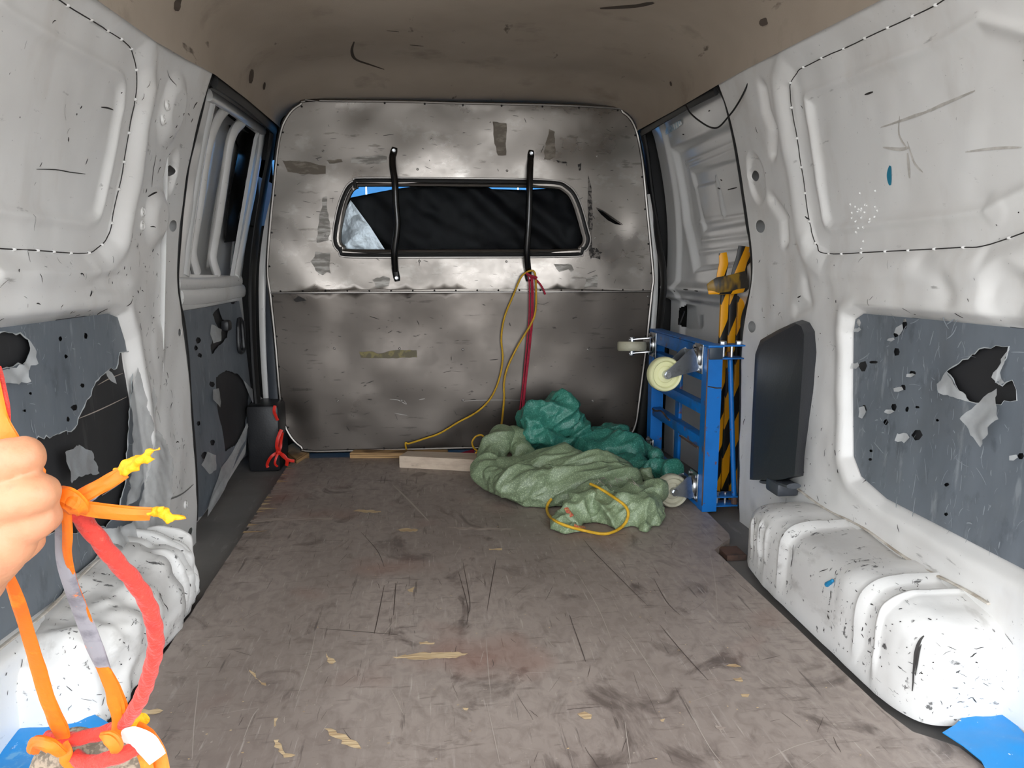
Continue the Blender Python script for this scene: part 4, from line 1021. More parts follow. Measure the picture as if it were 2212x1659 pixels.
# ------------------------------------------------------------------ wheel arches
def spow(c, e): return np.sign(c)*np.abs(c)**e
def arch(side, name, xw, w, h, y0, y1, ea, eb0, eb1, rough, seed, grooves, hvar=None):
    A = np.linspace(-.12, math.pi/2, 70); B = np.linspace(-math.pi/2, math.pi/2, 200)
    ym, Lh = (y0+y1)/2, (y1-y0)/2
    def fn(U, V):
        ex = np.where(U < 0, eb0, eb1)
        cb = spow(np.cos(U), ex); sb = spow(np.sin(U), ex)
        ca = spow(np.cos(np.clip(V, 0, 9)), ea); sa = np.where(V < 0, V*.25, spow(np.sin(np.clip(V, 0, 9)), ea))
        y = ym+Lh*sb; ww = w*ca*cb; z = h*sa*cb
        if hvar: z = z*np.interp(y, *hvar)
        d = np.zeros(U.shape)
        for gy, gw, z0, z1, dep in grooves:
            dist = np.maximum(np.abs(y-gy)-gw, 0); inz = sstep(z0-.008, z0+.008, z)*(1-sstep(z1-.01, z1+.01, ww*0+z))
            d += -dep*(1-sstep(0, .007, dist))*inz + dep*.7*np.exp(-((np.abs(y-gy)-gw-.009)/.005)**2)*inz
        nn = noise_pts(np.stack([ww, y, z], -1), 9, seed)*rough+noise_pts(np.stack([ww, y, z], -1), 26, seed+3)*rough*.3
        ww = ww+(d+nn)*ca; z = z+(d+nn)*np.clip(sa, 0, 1)
        return xw-side*ww, y, z
    P, Q = grid_geo(B, A, fn, flip=(side > 0))
    ob = np_obj(name, P, Q, WHITE_BEAT, kind='structure')
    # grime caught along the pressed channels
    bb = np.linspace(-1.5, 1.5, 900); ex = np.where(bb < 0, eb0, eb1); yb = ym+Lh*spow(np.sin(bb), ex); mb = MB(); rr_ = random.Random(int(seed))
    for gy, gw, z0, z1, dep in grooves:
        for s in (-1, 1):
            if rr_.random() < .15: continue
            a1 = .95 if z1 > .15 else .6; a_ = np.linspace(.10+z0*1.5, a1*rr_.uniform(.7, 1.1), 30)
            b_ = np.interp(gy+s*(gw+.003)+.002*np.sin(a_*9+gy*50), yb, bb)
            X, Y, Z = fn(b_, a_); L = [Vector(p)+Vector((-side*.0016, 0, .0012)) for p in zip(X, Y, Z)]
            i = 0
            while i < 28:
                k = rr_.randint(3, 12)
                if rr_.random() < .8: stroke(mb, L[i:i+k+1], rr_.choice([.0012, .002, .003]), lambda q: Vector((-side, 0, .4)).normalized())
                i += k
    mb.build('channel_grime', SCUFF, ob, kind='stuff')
    return ob, fn
def noise_pts(P, sc, seed):
    sh = P.shape[:-1]; P2 = P.reshape(-1, 3)
    return np.array([noise.fractal(Vector(p)*sc+Vector((seed, seed, seed)), 1.0, 2.0, 2) for p in P2]).reshape(sh)
XR, XL = XC+.722, XC-.722
arch_r, fr_ = arch(1, 'wheel_arch', XR, .150, .158, .955, 1.665, .33, .27, .55, .0045, 4.0,
              [(1.545, .006, .05, .11, .005), (1.485, .010, .05, .12, .006), (1.37, .016, .035, .17, .007), (1.225, .017, .035, .17, .008), (1.09, .019, .035, .17, .008)])
arch_l, fl_ = arch(-1, 'wheel_arch', XL, .128, .150, 1.07, 1.63, .45, .40, .5, .018, 8.0,
              [(1.53, .010, .01, .17, .014), (1.475, .012, .02, .17, .016), (1.41, .010, .02, .14, .012), (1.33, .02, .05, .13, .007)], ([1.05, 1.2, 1.4, 1.6], [.85, .95, 1.0, .95]))
arch_r.name, arch_l.name = 'wheel_arch', 'wheel_arch.001'
def arch_scuffs(ob, side, n, seed):
    r = random.Random(seed); me = ob.data; mb = MB()
    co = [v.co for v in me.vertices]; nr = [v.normal for v in me.vertices]
    cand = [p.vertices[0] for p in me.polygons if p.center.z > .003]; wts = [p.area for p in me.polygons if p.center.z > .003]; picks = r.choices(cand, wts, k=n)
    for k in range(n):
        i = picks[k]; nn = Vector(nr[i]); p = Vector(co[i])
        if nn.x*side > 0: nn = -nn
        t = nn.orthogonal().normalized(); b = nn.cross(t); a = r.uniform(0, 6.28)
        d = t*math.cos(a)+b*math.sin(a); L = abs(r.gauss(0, .0055))+.0015
        pts = [p+nn*.0013+d*(L*(q-2)/4)+b*r.uniform(-.001, .001) for q in range(5)]
        stroke(mb, pts, r.choice([.0005, .0007, .0010, .0018])*r.uniform(.7, 1.2), lambda q: nn)
    mb.build('scuff_marks', SCUFF, ob, kind='stuff')
arch_scuffs(arch_r, 1, 460, 1); arch_scuffs(arch_l, -1, 300, 2)
def seam(ob, side, ys, zf, xo, r_, nm='sealant_bead'):
    P = [Vector((xo-side*.004, y, zf(y))) for y in ys]
    V, Fc = tube_geo(P, r_, 8, flat=.5, up=(0, 0, 1)); MB().add(V, Fc).build(nm, SEALANT, ob)
seam(arch_r, 1, np.linspace(1.0, 1.63, 40), lambda y: .160+.004*math.sin(y*20), XC+.7135, .0038)
seam(arch_l, -1, np.linspace(1.0, 1.5, 40), lambda y: .150+.004*math.sin(y*20), XC-.7135, .0038)
# worn-through edge of the right arch's rear corner
def edge_wear(ob, fnc, bs, as_, w, side, nm):
    mb = MB(); U = np.array(bs); Vv = np.array(as_); X, Y, Z = fnc(U, Vv)
    P = [Vector(p)+Vector((-side*.0025, -.0025, .001)) for p in zip(X, Y, Z)]
    stroke(mb, P, w, lambda p: Vector((-side, -1, .3)).normalized()); mb.build(nm, SCUFF, ob)
edge_wear(arch_r, fr_, np.full(24, -.80), np.linspace(.02, .75, 24), .005, 1, 'worn_corner')
edge_wear(arch_r, fr_, np.full(12, -.84), np.linspace(.1, .55, 12), .003, 1, 'worn_corner')
BLUESMEAR = mat('blue_paint_smear', (20, 130, 180), .4)
c = at_x(1790, 1262, .705); V, Fc = capsule_geo(c+Vector((.002, -.008, .010)), c+Vector((.002, .008, -.004)), .003, .005, 10, 4); MB().add(V, Fc).build('blue_paint_blob', BLUESMEAR, arch_r)

# ------------------------------------------------------------------ plywood board
def pz(px, py, z=0.0): 
    p = at_z(px, py, z); return (p.x, p.y)
LEFTX = -.463
outl = [(LEFTX, .80)]
rr = random.Random(12)
fr0, fr1 = pz(618, 1005)[1], pz(520, 1150)[1]
y = .9
while y < 2.64:
    j = rr.uniform(-.006, .004) if fr1 < y < 2.6 else rr.uniform(-.001, .001)
    outl.append((LEFTX-.004*(y-1)+j, y)); y += .022
outl += [(LEFTX-.015, 2.655), (.0, 2.655), (.45, 2.66), (.66, 2.655), (.745, 2.40), (.752, 1.95), (.745, 1.765), (.735, 1.735), (.70, 1.70), (.668, 1.665), (.672, 1.4), (.680, 1.0), (.690, .945), (.712, .925), (.732, .905), (.738, .86), (.74, .80)]
board = empty('plywood_sheet', (.13, 1.7, -.0195), label='large scuffed brown plywood sheet covering the load floor', category='plywood')
V, Fc = sheet_geo(outl, (), .05, lambda u, v: Vector((u, v, 0))); n0 = len(V)
V, Fc = solidify(V, Fc, (0, 0, -1), .0195)
MB().add(V, Fc).build('board', PLY, board, False)
def gouge(px, seed, m=WOOD, am=.003, st=.012, nm='bare_wood_gouge', h=.0007):
    Pp = jag([pz(a, b) for a, b in px], am, st, seed)
    V, Fc = sheet_geo(Pp, (), .03, lambda u, v: Vector((u, v, h))); MB().add(V, Fc).build(nm, m, board, False)
G = [[(848, 1420), (900, 1411), (990, 1408), (1010, 1412), (985, 1422), (895, 1426)], [(760, 1104), (775, 1101), (822, 1104), (824, 1107), (785, 1108)],
     [(966, 1139), (1040, 1141), (1116, 1141), (1100, 1146), (1000, 1145)], [(853, 1145), (880, 1141), (902, 1144), (898, 1149), (865, 1148)],
     [(700, 1575), (725, 1580), (775, 1605), (780, 1618), (748, 1610), (712, 1590)], [(590, 1600), (603, 1598), (615, 1628), (640, 1632), (612, 1638)],
     [(1247, 1542), (1262, 1537), (1280, 1545), (1278, 1554), (1255, 1550)], [(705, 1412), (726, 1430), (718, 1436), (708, 1424)], [(1568, 1439), (1590, 1435), (1600, 1440), (1586, 1442)],
     [(1582, 1466), (1600, 1464), (1604, 1474), (1590, 1472)], [(1600, 1500), (1618, 1500), (1616, 1507), (1604, 1506)], [(1056, 1186), (1085, 1185), (1084, 1189), (1058, 1189)], [(593, 1553), (600, 1552), (598, 1568), (592, 1570)],
     [(550, 1122), (600, 1118), (720, 1119), (716, 1124), (600, 1125), (548, 1130)], [(1670, 1428), (1695, 1432), (1680, 1434)], [(1545, 1568), (1570, 1572), (1560, 1578), (1548, 1574)], [(538, 1448), (545, 1452), (560, 1470), (575, 1483), (566, 1480), (548, 1462)], [(880, 1275), (895, 1268), (893, 1280), (884, 1279)], [(905, 1388), (940, 1388), (938, 1392), (908, 1392)],
     [(1425, 1556), (1436, 1554), (1434, 1560), (1427, 1560)], [(1000, 1530), (1012, 1530), (1010, 1536), (1002, 1535)], [(300, 1536), (340, 1531), (352, 1535), (330, 1545), (305, 1548)]]
PALEGRAZE = mat('pale_grazed_ply', (172, 158, 148), .6, layers=[(70, (.3, 2, 1), .45, .62, (130, 116, 108), .8, 6)])
for i, g in enumerate(G): gouge(g, i+1, PALEGRAZE if i in (13, 14, 15, 2) else WOOD, .0035, .007)
# splintered left edge
for k in range(22):
    t = k/21; y = fr1+(2.58-fr1)*t+rr.uniform(-.01, .01); L = rr.uniform(.012, .05)*(1.2-t*.5); w = rr.uniform(.004, .012)
    x = LEFTX-.004*(y-1)-.002
    V = [Vector((x-.002, y-w, .0008)), Vector((x+L*.5, y-w*.5, .0008)), Vector((x+L, y+rr.uniform(-.004, .004), .0008)), Vector((x+L*.4, y+w*.5, .0008)), Vector((x-.002, y+w, .0008))]
    MB().add(V, [(0, 1, 2, 3, 4)]).build('edge_splinter', WOOD if rr.random() < .7 else PALEGRAZE, board, False)
# long scratches, dark and pale
md, mp = MB(), MB(); nf = lambda p: Vector((0, 0, 1))
for px, w in [([(848, 1047), (880, 1078), (925, 1125)], .006)]:
    stroke(mp, smooth_line([Vector((*pz(a, b), .0007)) for a, b in px], 5), w, nf)
for px in [[(682, 1365), (668, 1430), (640, 1510)], [(1245, 1235), (1290, 1310), (1320, 1380)], [(1052, 1520), (1065, 1580), (1080, 1650)], [(430, 1470), (420, 1560), (415, 1640)], [(1530, 1180), (1545, 1260), (1550, 1330)], [(1345, 1350), (1390, 1420), (1440, 1500)], [(1050, 1380), (1055, 1450), (1060, 1500)], [(1350, 1560), (1355, 1600), (1362, 1650)], [(525, 1600), (545, 1550), (560, 1530)], [(1480, 1520), (1530, 1610), (1560, 1650)], [(1660, 1640), (1720, 1612), (1790, 1595)]]:
    stroke(mp, smooth_line([Vector((*pz(a, b), .0006)) for a, b in px], 5), .0013, nf)
for px in [[(1260, 1165), (1290, 1200), (1400, 1310)], [(1000, 1215), (1015, 1300), (1010, 1330)], [(1072, 1205), (1062, 1260), (1052, 1320)], [(1425, 1350), (1475, 1410), (1530, 1470)], [(990, 1235), (1010, 1310), (1008, 1350)], [(780, 1150), (815, 1190), (830, 1225)], [(690, 1358), (780, 1365), (860, 1372)], [(830, 1265), (815, 1340), (808, 1370)], [(1230, 1330), (1255, 1400), (1265, 1430)], [(855, 1260), (850, 1330)], [(1412, 1250), (1440, 1300), (1470, 1330)]]:
    stroke(md, smooth_line([Vector((*pz(a, b), .0006)) for a, b in px], 5), .0018, nf)
for k in range(420):
    x = rr.uniform(-.44, .66); y = rr.uniform(.88, 2.5); L = abs(rr.gauss(0, .03))+.006; a = rr.gauss(1.5, .3) if rr.random() < .6 else rr.gauss(0, .2)
    pts = [Vector((x+L*(q-2)/4*math.cos(a)+rr.uniform(-.0008, .0008), y+L*(q-2)/4*math.sin(a), .0005)) for q in range(5)]
    stroke(md if rr.random() < .6 else mp, pts, rr.choice([.0005, .0007, .0010]), nf)
md.build('dark_scratches', mat('dark_scratch', (84, 74, 69), .7), board, kind='stuff'); mp.build('pale_scratches', SCRATCH, board, kind='stuff')
mb = MB()
for k in range(150):
    x = rr.uniform(-.44, .66); y = rr.uniform(.88, 2.0); s = rr.uniform(.0006, .002)
    n = 6; mb.add([Vector((x+s*math.cos(6.28*q/n)*rr.uniform(.5, 1.6), y+s*math.sin(6.28*q/n)*rr.uniform(.4, 1), .0006)) for q in range(n)], [tuple(range(n))])
mb.build('bare_wood_chips', WOOD, board, False, kind='stuff')
# second ply under the chipped corner, and the dark gap
V, Fc = box_geo((.690, 1.64, -.0195), (.738, 1.70, -.006), .001); MB().add(V, Fc).build('chipped_ply_edge', RUST, board, False)
# ================================================================== things in the van
def mpx(n, y): return n*y/F_PX            # pixels to metres at depth y
def tubeobj(name, pts, r, m, parent=None, seg=10, n=6, flat=None, up=None, closed=False, twist=0.0):
    P = smooth_line(pts, n, closed)
    rr_ = r if not hasattr(r, '__len__') else list(np.interp(np.linspace(0, 1, len(P)), np.linspace(0, 1, len(r)), r))
    V, Fc = tube_geo(P, rr_, seg, closed, flat, up, True, twist); return MB().add(V, Fc).build(name, m, parent)
def strand_rope(name, pts, r, m, parent=None, n=10, pitch=0.035, strands=3):
    """laid rope: round core with lobes winding round it"""
    P = smooth_line(pts, n); V = []; Fc = []; seg = 18; s = 0
    N = None
    for i, p in enumerate(P):
        t = (P[min(i+1, len(P)-1)]-P[max(i-1, 0)]).normalized()
        if N is None: N = t.orthogonal().normalized()
        N = (N-t*N.dot(t)).normalized(); B = t.cross(N)
        if i: s += (p-P[i-1]).length
        for k in range(seg):
            a = 2*math.pi*k/seg; rr_ = r*(0.84+0.20*abs(math.cos(strands/2*(a+2*math.pi*s/pitch/strands*2))))
            V.append(p+N*math.cos(a)*rr_+B*math.sin(a)*rr_)
    for i in range(len(P)-1):
        for k in range(seg): Fc.append((i*seg+k, i*seg+(k+1) % seg, (i+1)*seg+(k+1) % seg, (i+1)*seg+k))
    Fc.append(tuple(range(seg-1, -1, -1))); Fc.append(tuple((len(P)-1)*seg+k for k in range(seg)))
    return MB().add(V, Fc).build(name, m, parent)

# ------------------------------------------------------------------ black pillar cover on the right
COVERPL = mat('charcoal_plastic', (46, 48, 53), 0.45, layers=[(80, (1, 1, .3), .68, .72, (84, 84, 84), .5)], bump=[(180, I3, 0.10)])
cov = empty('pillar_cover', tuple(wpt(1, 1.72, .11, .0)), label='black moulded plastic cover standing off the right pillar', category='trim cover')
bpx = [(1645, 760), (1656, 728), (1695, 706), (1735, 690), (1752, 696), (1763, 715), (1766, 760), (1758, 850), (1746, 930), (1738, 985), (1736, 1028), (1700, 1036), (1634, 1036), (1640, 900)]
fpx = [(1639, 768), (1651, 738), (1688, 717), (1722, 700), (1731, 705), (1737, 722), (1736, 760), (1730, 850), (1724, 930), (1719, 985), (1716, 1028), (1690, 1036), (1626, 1037), (1631, 900)]
def ring(pxs, h):
    return [wpt(1, y, z, h) for y, z in wpoly(1, pxs, -h)]
def rloop(P):                                     # rounded corners, straight runs kept
    out = []; n = len(P)
    for i in range(n):
        a, b, c2 = P[i-1], P[i], P[(i+1) % n]
        for t in (.72, .86): out.append(a.lerp(b, t))
        out.append(b*.9+(a.lerp(b, .86)+b.lerp(c2, .14))*.05)
        for t in (.14, .28): out.append(b.lerp(c2, t))
    return out
R0, R3 = rloop(ring(bpx, -.004)), rloop(ring(fpx, .046)); n = len(R0)
R1 = [a.lerp(b, .62)+Vector((-.012, 0, 0)) for a, b in zip(R0, R3)]; R2 = [a.lerp(b, .90)+Vector((-.004, 0, 0)) for a, b in zip(R0, R3)]
V = R0+R1+R2+R3; Fc = [(q*n+i, q*n+(i+1) % n, (q+1)*n+(i+1) % n, (q+1)*n+i) for q in range(3) for i in range(n)]
MB().add(V, Fc).build('cover_side', COVERPL, cov, True, 60)
MB().add(R3, [tuple(range(n))]).build('cover_face', COVERPL, cov, False)
b0 = [wp_px(1, a, b, -.03) for a, b in [(1655, 1040), (1675, 1042), (1695, 1044), (1715, 1050)]]
V, Fc = tube_geo(smooth_line(b0, 4), .018, 10, flat=.35, up=(0, 0, 1)); MB().add(V, Fc).build('foot_flange', GREYPL, cov)
V, Fc = box_geo(wpt(1, 1.60, .145, .05), wpt(1, 1.665, .175, .0), .006); MB().add(V, Fc).build('foot_bracket', GREYPL, cov)

# ------------------------------------------------------------------ blue platform dolly stood on its edge
CX0, CX1, CY0, CY1 = .737, .777, 1.935, 2.475
dolly = empty('platform_dolly', ((CX0+CX1)/2, (CY0+CY1)/2, 0), label='blue steel platform dolly stood on edge with ivory casters', category='dolly')
def dbox(name, a, b, m=BLUEPAINT, bev=.003, parent=None):
    V, Fc = box_geo(a, b, bev); return MB().add(V, Fc).build(name, m, parent or dolly)
# near upright: open box section
def box_tube(name, x0, x1, y0, y1, z0, z1, th, m, mend):
    mb = MB(); v = []
    for z in (z0, z1):
        v += [Vector(p) for p in ((x0, y0, z), (x1, y0, z), (x1, y1, z), (x0, y1, z), (x0+th, y0+th, z), (x1-th, y0+th, z), (x1-th, y1-th, z), (x0+th, y1-th, z))]
    f = []; e = []
    for k in range(4):
        j = (k+1) % 4
        f += [(k, j, 8+j, 8+k)]; e += [(4+j, 4+k, 12+k, 12+j), (j, k, 4+k, 4+j), (8+k, 8+j, 12+j, 12+k)]
    mb.add(v, f, 0); mb.add(v, e, 1); return mb.build(name, [m, mend], dolly, False)
box_tube('frame_upright', CX0, CX1, CY0, CY0+.042, .001, .452, .003, BLUEPAINT, RUST)
box_tube('frame_upright', CX0, CX1, CY1-.04, CY1, .001, .452, .003, DIRTYBLUE, RUST)
dbox('top_rail', (CX0, CY0+.04, .412), (CX1, CY1-.04, .452), DIRTYBLUE)
dbox('top_plate', (CX0-.001, CY0-.002, .4525), (CX1+.001, CY1+.001, .457), DIRTYBLUE, .001)
dbox('bottom_rail', (CX0, CY0+.04, .002), (CX1, CY1-.04, .040), DIRTYBLUE)
dbox('end_cap', (CX0+.002, CY0-.003, .420), (CX1-.001, CY0, .451), mat('dark_scraped_paint', (52, 62, 74), .4), .0008)
for z0, z1 in ((.355, .385), (.262, .292), (.170, .200)): dbox('cross_bar', (CX0+.004, CY0+.042, z0), (CX1-.006, CY1-.04, z1), DIRTYBLUE)
dbox('deck_slat', (CX1-.012, CY0+.06, .045), (CX1-.002, CY0+.075, .41), ZINC, .002); dbox('deck_slat', (CX1-.012, CY0+.30, .045), (CX1-.002, CY0+.34, .41), DIRTYBLUE, .002)
def weld(pts, m=RUST, r=.0028, nm='weld_bead'):
    tubeobj(nm, pts, r, m, dolly, 6, 3)
weld([Vector((CX0-.001, CY0-.001, z)) for z in (.02, .10, .2, .3, .40, .449)], r=.0018)
weld([Vector((CX0+.002, CY0-.0015, .348)), Vector((CX0+.014, CY0-.0015, .346)), Vector((CX0+.026, CY0-.0015, .3435)), Vector((CX1-.001, CY0-.0015, .3435))], mat('crack', (60, 50, 46), .8), .0016, 'crack')
weld([Vector((CX0-.001, y, .201-.006*math.sin(y*40))) for y in np.linspace(CY0+.30, CY1-.06, 8)]); weld([Vector((CX0-.001, y, .169)) for y in np.linspace(CY0+.05, CY0+.20, 6)])
# bracket plates, bolts and rod for the handle
rod0, rod1 = at_y(1577, 770, 1.975), at_y(1586, 1082, 1.955)
for z in (.4525, .418, .035, .010):
    dbox('hinge_plate', (CX1, CY0+.010, z), (CX1+.075, CY0+.060, z+.004), DIRTYBLUE, .0008)
tubeobj('handle_rod', [rod0+Vector((0, .0, .0)), rod0.lerp(rod1, .5), rod1], .0068, BLUEPAINT, dolly, 12, 3)
for zz, d in ((.408, 1), (.045, -1)): 
    p = rod0.lerp(rod1, 0 if d > 0 else 1); tubeobj('rod_collar', [p+Vector((0, 0, -.008)), p+Vector((0, 0, .012))], .0085, RUST, dolly, 10, 2)
for x in (.792, .815):
    for z in (.422, .012): tubeobj('hinge_bolt', [Vector((x, CY0+.035, z)), Vector((x, CY0+.035, z+.032))], .0042, ZINC, dolly, 8, 2)
def hexnut(p, ax, r, h, parent, nm='bolt_head'):
    V, Fc = lathe_geo([(.0001, h), (r*.9, h), (r, h*.8), (r, 0), (.0001, 0)], 6, frame_to(p, ax)); MB().add(V, Fc).build(nm, ZINC, parent, False)
for x in (.790, .835): hexnut(Vector((x, CY0+.035, .4565)), (0, 0, 1), .0095, .009, dolly)
hexnut(Vector((.79, CY0+.03, .039)), (0, 0, 1), .010, .009, dolly)
def caster(mount, wheel, axis, r, w, wm, spread=.021):
    """plate on the frame, swivel head, two fork cheeks, wheel and axle"""
    mount, wheel, axis = Vector(mount), Vector(wheel), Vector(axis).normalized(); wheel.z = max(wheel.z, (r if abs(axis.z) < .5 else w/2)+.001)
    V, Fc = box_geo(mount+Vector((-.0035, -.032, -.040)), mount+Vector((-.0003, .032, .040)), .001)
    c = MB().add(V, Fc).build('caster', ZINC, dolly)
    for sy in (-1, 1):
        for sz in (-1, 1): hexnut(mount+Vector((-.0035, sy*.024, sz*.030)), (-1, 0, 0), .006, .006, c, 'plate_bolt')
    M = frame_to(mount+Vector((-.0035, 0, 0)), (-1, 0, 0))
    V, Fc = lathe_geo([(.027, 0), (.029, .004), (.027, .009), (.022, .011), (.020, .017), (.0001, .017)], 24, M); MB().add(V, Fc).build('swivel_head', ZINC, c)
    root = mount+Vector((-.020, 0, 0)); d = (wheel-root); dn = d.normalized(); side = axis
    wide = dn.cross(side).normalized()
    for s in (-1, 1):
        o_ = side*(s*spread); V = []; prof = [(-.004, .030), (.010, .031), (d.length*.55, .020), (d.length, .011), (d.length+.010, .006)]
        for t, hw_ in prof: V += [root+dn*t+o_+wide*hw_, root+dn*t+o_-wide*hw_]
        Fq = [(2*i, 2*i+1, 2*i+3, 2*i+2) for i in range(len(prof)-1)]; V, Fq = solidify(V, Fq, side*s, .0025)
        MB().add(V, Fq).build('fork_cheek', ZINC, c, True, 40)
    V = [root+dn*.002+side*(spread*a)+wide*(.030*b) for a in (-1, 1) for b in (-1, 1)]; V, Fq = solidify(V, [(0, 1, 3, 2)], dn, .003); MB().add(V, Fq).build('fork_bridge', ZINC, c, False)
    M = frame_to(wheel, side); h = w/2
    V, Fc = lathe_geo([(.010, -h*.7), (r*.45, -h*.62), (r*.5, -h*.45), (r*.72, -h*.45), (r*.80, -h*.9), (r*.92, -h), (r*.985, -h*.75), (r, -h*.3), (r, h*.3), (r*.985, h*.75), (r*.92, h), (r*.80, h*.9), (r*.72, h*.45), (r*.5, h*.45), (r*.45, h*.62), (.010, h*.7)], 48, M)
    wh = MB().add(V, Fc).build('wheel', wm, c, True, 40)
    V, Fc = lathe_geo([(.0001, -spread-.004), (.011, -spread-.004), (.011, spread+.004), (.0001, spread+.004)], 20, M); MB().add(V, Fc).build('axle', ZINC, c)
    for s in (-1, 1): hexnut(wheel+side*s*(spread+.0035), side*s, .0085, .006, c, 'axle_nut')
def wc(px, py, y): return at_y(px, py, y)
w1 = wc(1435, 808, 1.985); caster((CX0, 2.00, w1.z+.040), w1, (.10, -1, .03), .047, .030, NYLON)
w2 = wc(1365, 748, 2.42); caster((CX0, 2.425, w2.z+.004), w2, (.02, .10, 1), .048, .030, NYLON_OLD)
w3 = wc(1450, 1078, 1.99); caster((CX0, 2.00, w3.z+.035), w3, (.12, -1, .04), .047, .030, NYLON_OLD)
w4 = wc(1392, 975, 2.42); caster((CX0, 2.425, w4.z+.004), w4, (.02, .10, 1), .048, .030, NYLON_OLD)

# ------------------------------------------------------------------ hazard-striped boards behind the dolly
def stripes(name):
    m = bpy.data.materials.new(name); m.use_nodes = True; nt = m.node_tree; N, L = nt.nodes, nt.links; b = N['Principled BSDF']
    tc = N.new('ShaderNodeTexCoord'); sp = N.new('ShaderNodeSeparateXYZ'); L.new(tc.outputs['Object'], sp.inputs[0])
    def mth(op, a, v):
        k = N.new('ShaderNodeMath'); k.operation = op
        for i, q in enumerate((a, v)):
            if isinstance(q, (int, float)): k.inputs[i].default_value = q
            else: L.new(q, k.inputs[i])
        return k.outputs[0]
    s = mth('ADD', mth('MULTIPLY', sp.outputs['X'], 2.6), mth('MULTIPLY', sp.outputs['Z'], -1.0))
    s = mth('ADD', s, mth('MULTIPLY', sp.outputs['Y'], .8))
    fr = mth('FRACT', mth('MULTIPLY', s, 5.6), 0.0); g = mth('GREATER_THAN', fr, .52)
    mx = N.new('ShaderNodeMix'); mx.data_type = 'RGBA'; L.new(g, mx.inputs['Factor'])
    mx.inputs['A'].default_value = lin((228, 158, 8))+(1,); mx.inputs['B'].default_value = lin((26, 24, 24))+(1,)
    L.new(mx.outputs['Result'], b.inputs['Base Color']); b.inputs['Roughness'].default_value = .42; return m
HAZ = stripes('yellow_black_hazard_stripe')
HAZDARK = mat('dark_smudged_tape', (54, 50, 44), .45, layers=[(16, (1, 1, .4), .5, .58, (150, 116, 30), .8, 3)], bump=[(30, I3, .4)])
bund = empty('hazard_board_bundle', (.84, 2.07, -.02), label='bundle of yellow and black hazard taped boards behind the dolly', category='hazard boards')
HY = 2.07
for k, (x0p, x1p, tz, by) in enumerate([(1556, 1573, 560, 2.06), (1574, 1591, 545, 2.075), (1592, 1609, 540, 2.09)]):
    b0, b1 = at_y(x0p, 700, by), at_y(x1p, 700, by); zt = at_y(1580, 612, by).z
    V, Fc = box_geo((b0.x, by, -.0195), (b1.x-.001, by+.012, zt), .002); MB().add(V, Fc).build('board', HAZ, bund)
def prong(pts, w, m, nm):
    tubeobj(nm, [at_y(a, b, y) for a, b, y in pts], [mpx(q, HY) for q in w], m, bund, 10, 5, flat=.35, up=(0, 1, 0))
prong([(1566, 632, 2.055), (1558, 600, 2.055), (1563, 570, 2.055), (1561, 546, 2.055)], [16, 11, 11, 9], HAZ, 'prong')
prong([(1592, 632, 2.065), (1594, 590, 2.065), (1602, 560, 2.065), (1607, 532, 2.065)], [20, 15, 14, 13], HAZ, 'prong')
prong([(1612, 632, 2.08), (1614, 590, 2.08), (1618, 545, 2.08)], [10, 10, 10], HAZ, 'prong')
prong([(1528, 622, 2.05), (1550, 618, 2.045), (1580, 614, 2.045), (1612, 606, 2.05)], [8, 20, 22, 22], HAZDARK, 'tape_wrap')
prong([(1530, 632, 2.047), (1556, 628, 2.042), (1590, 626, 2.042), (1612, 622, 2.047)], [4, 8, 9, 8], HAZ, 'tape_wrap')

# ------------------------------------------------------------------ woven sacks
SACKS = []
from mathutils.bvhtree import BVHTree
def sack(name, label, chains, mtl, folds, seed, t2w=.38, voxel=.0042, group='woven sacks heaped on the plywood'):
    V, Fc = [], []
    for pts, rad, sq in chains:
        P = [at_y(a, b, y) for a, b, y in pts]; R = [mpx(q, p.y) for q, p in zip(rad, P)]
        v, f = chain_geo(smooth_line(P, 3), list(np.interp(np.linspace(0, 1, (len(P)-1)*3+1), np.linspace(0, 1, len(P)), R)), sq, 16)
        n = len(V); V += v; Fc += [tuple(i+n for i in q) for q in f]
    me = remesh_union(V, Fc, voxel, 10, .5)
    n = len(me.vertices); co = np.empty(n*3, np.float32); no = np.empty(n*3, np.float32)
    me.vertices.foreach_get('co', co); me.vertices.foreach_get('normal', no); co = co.reshape(-1, 3).astype(float); no = no.reshape(-1, 3).astype(float)
    d = np.zeros(n)
    for k, (dr, s_al, s_ac, amp, sharp) in enumerate(folds):
        dr = Vector(dr).normalized(); e1 = dr.orthogonal().normalized(); e2 = dr.cross(e1)
        for i in range(n):
            p = Vector(co[i]); w = noise.noise_vector(p*5+Vector((seed, k, 0)))*.045; p = p+w
            q = Vector((p.dot(dr)*s_al, p.dot(e1)*s_ac, p.dot(e2)*s_ac))+Vector((seed*3+k, seed, k*5))
            t = 1-min(1, 2.0*abs(noise.noise(q))); t2 = 1-min(1, 2.0*abs(noise.noise(q*2.1+Vector((9, 3, 1))))); d[i] += amp*(t**sharp-.45)+amp*t2w*(t2**sharp-.45)
    co = co+no*d[:, None]
    lo = co[:, 2] < .0025; co[lo, 2] = .0025+np.clip(co[lo, 2], -.02, .0025)*.03+.0008
    me.vertices.foreach_set('co', co.astype(np.float32).ravel()); me.update()
    SACKS.append(BVHTree.FromPolygons([v.co.copy() for v in me.vertices], [tuple(p.vertices) for p in me.polygons]))
    m2 = obj_from(name, me, mtl, None, True, None)
    m2['label'] = label; m2['category'] = 'sack'; m2['group'] = group
    return m2
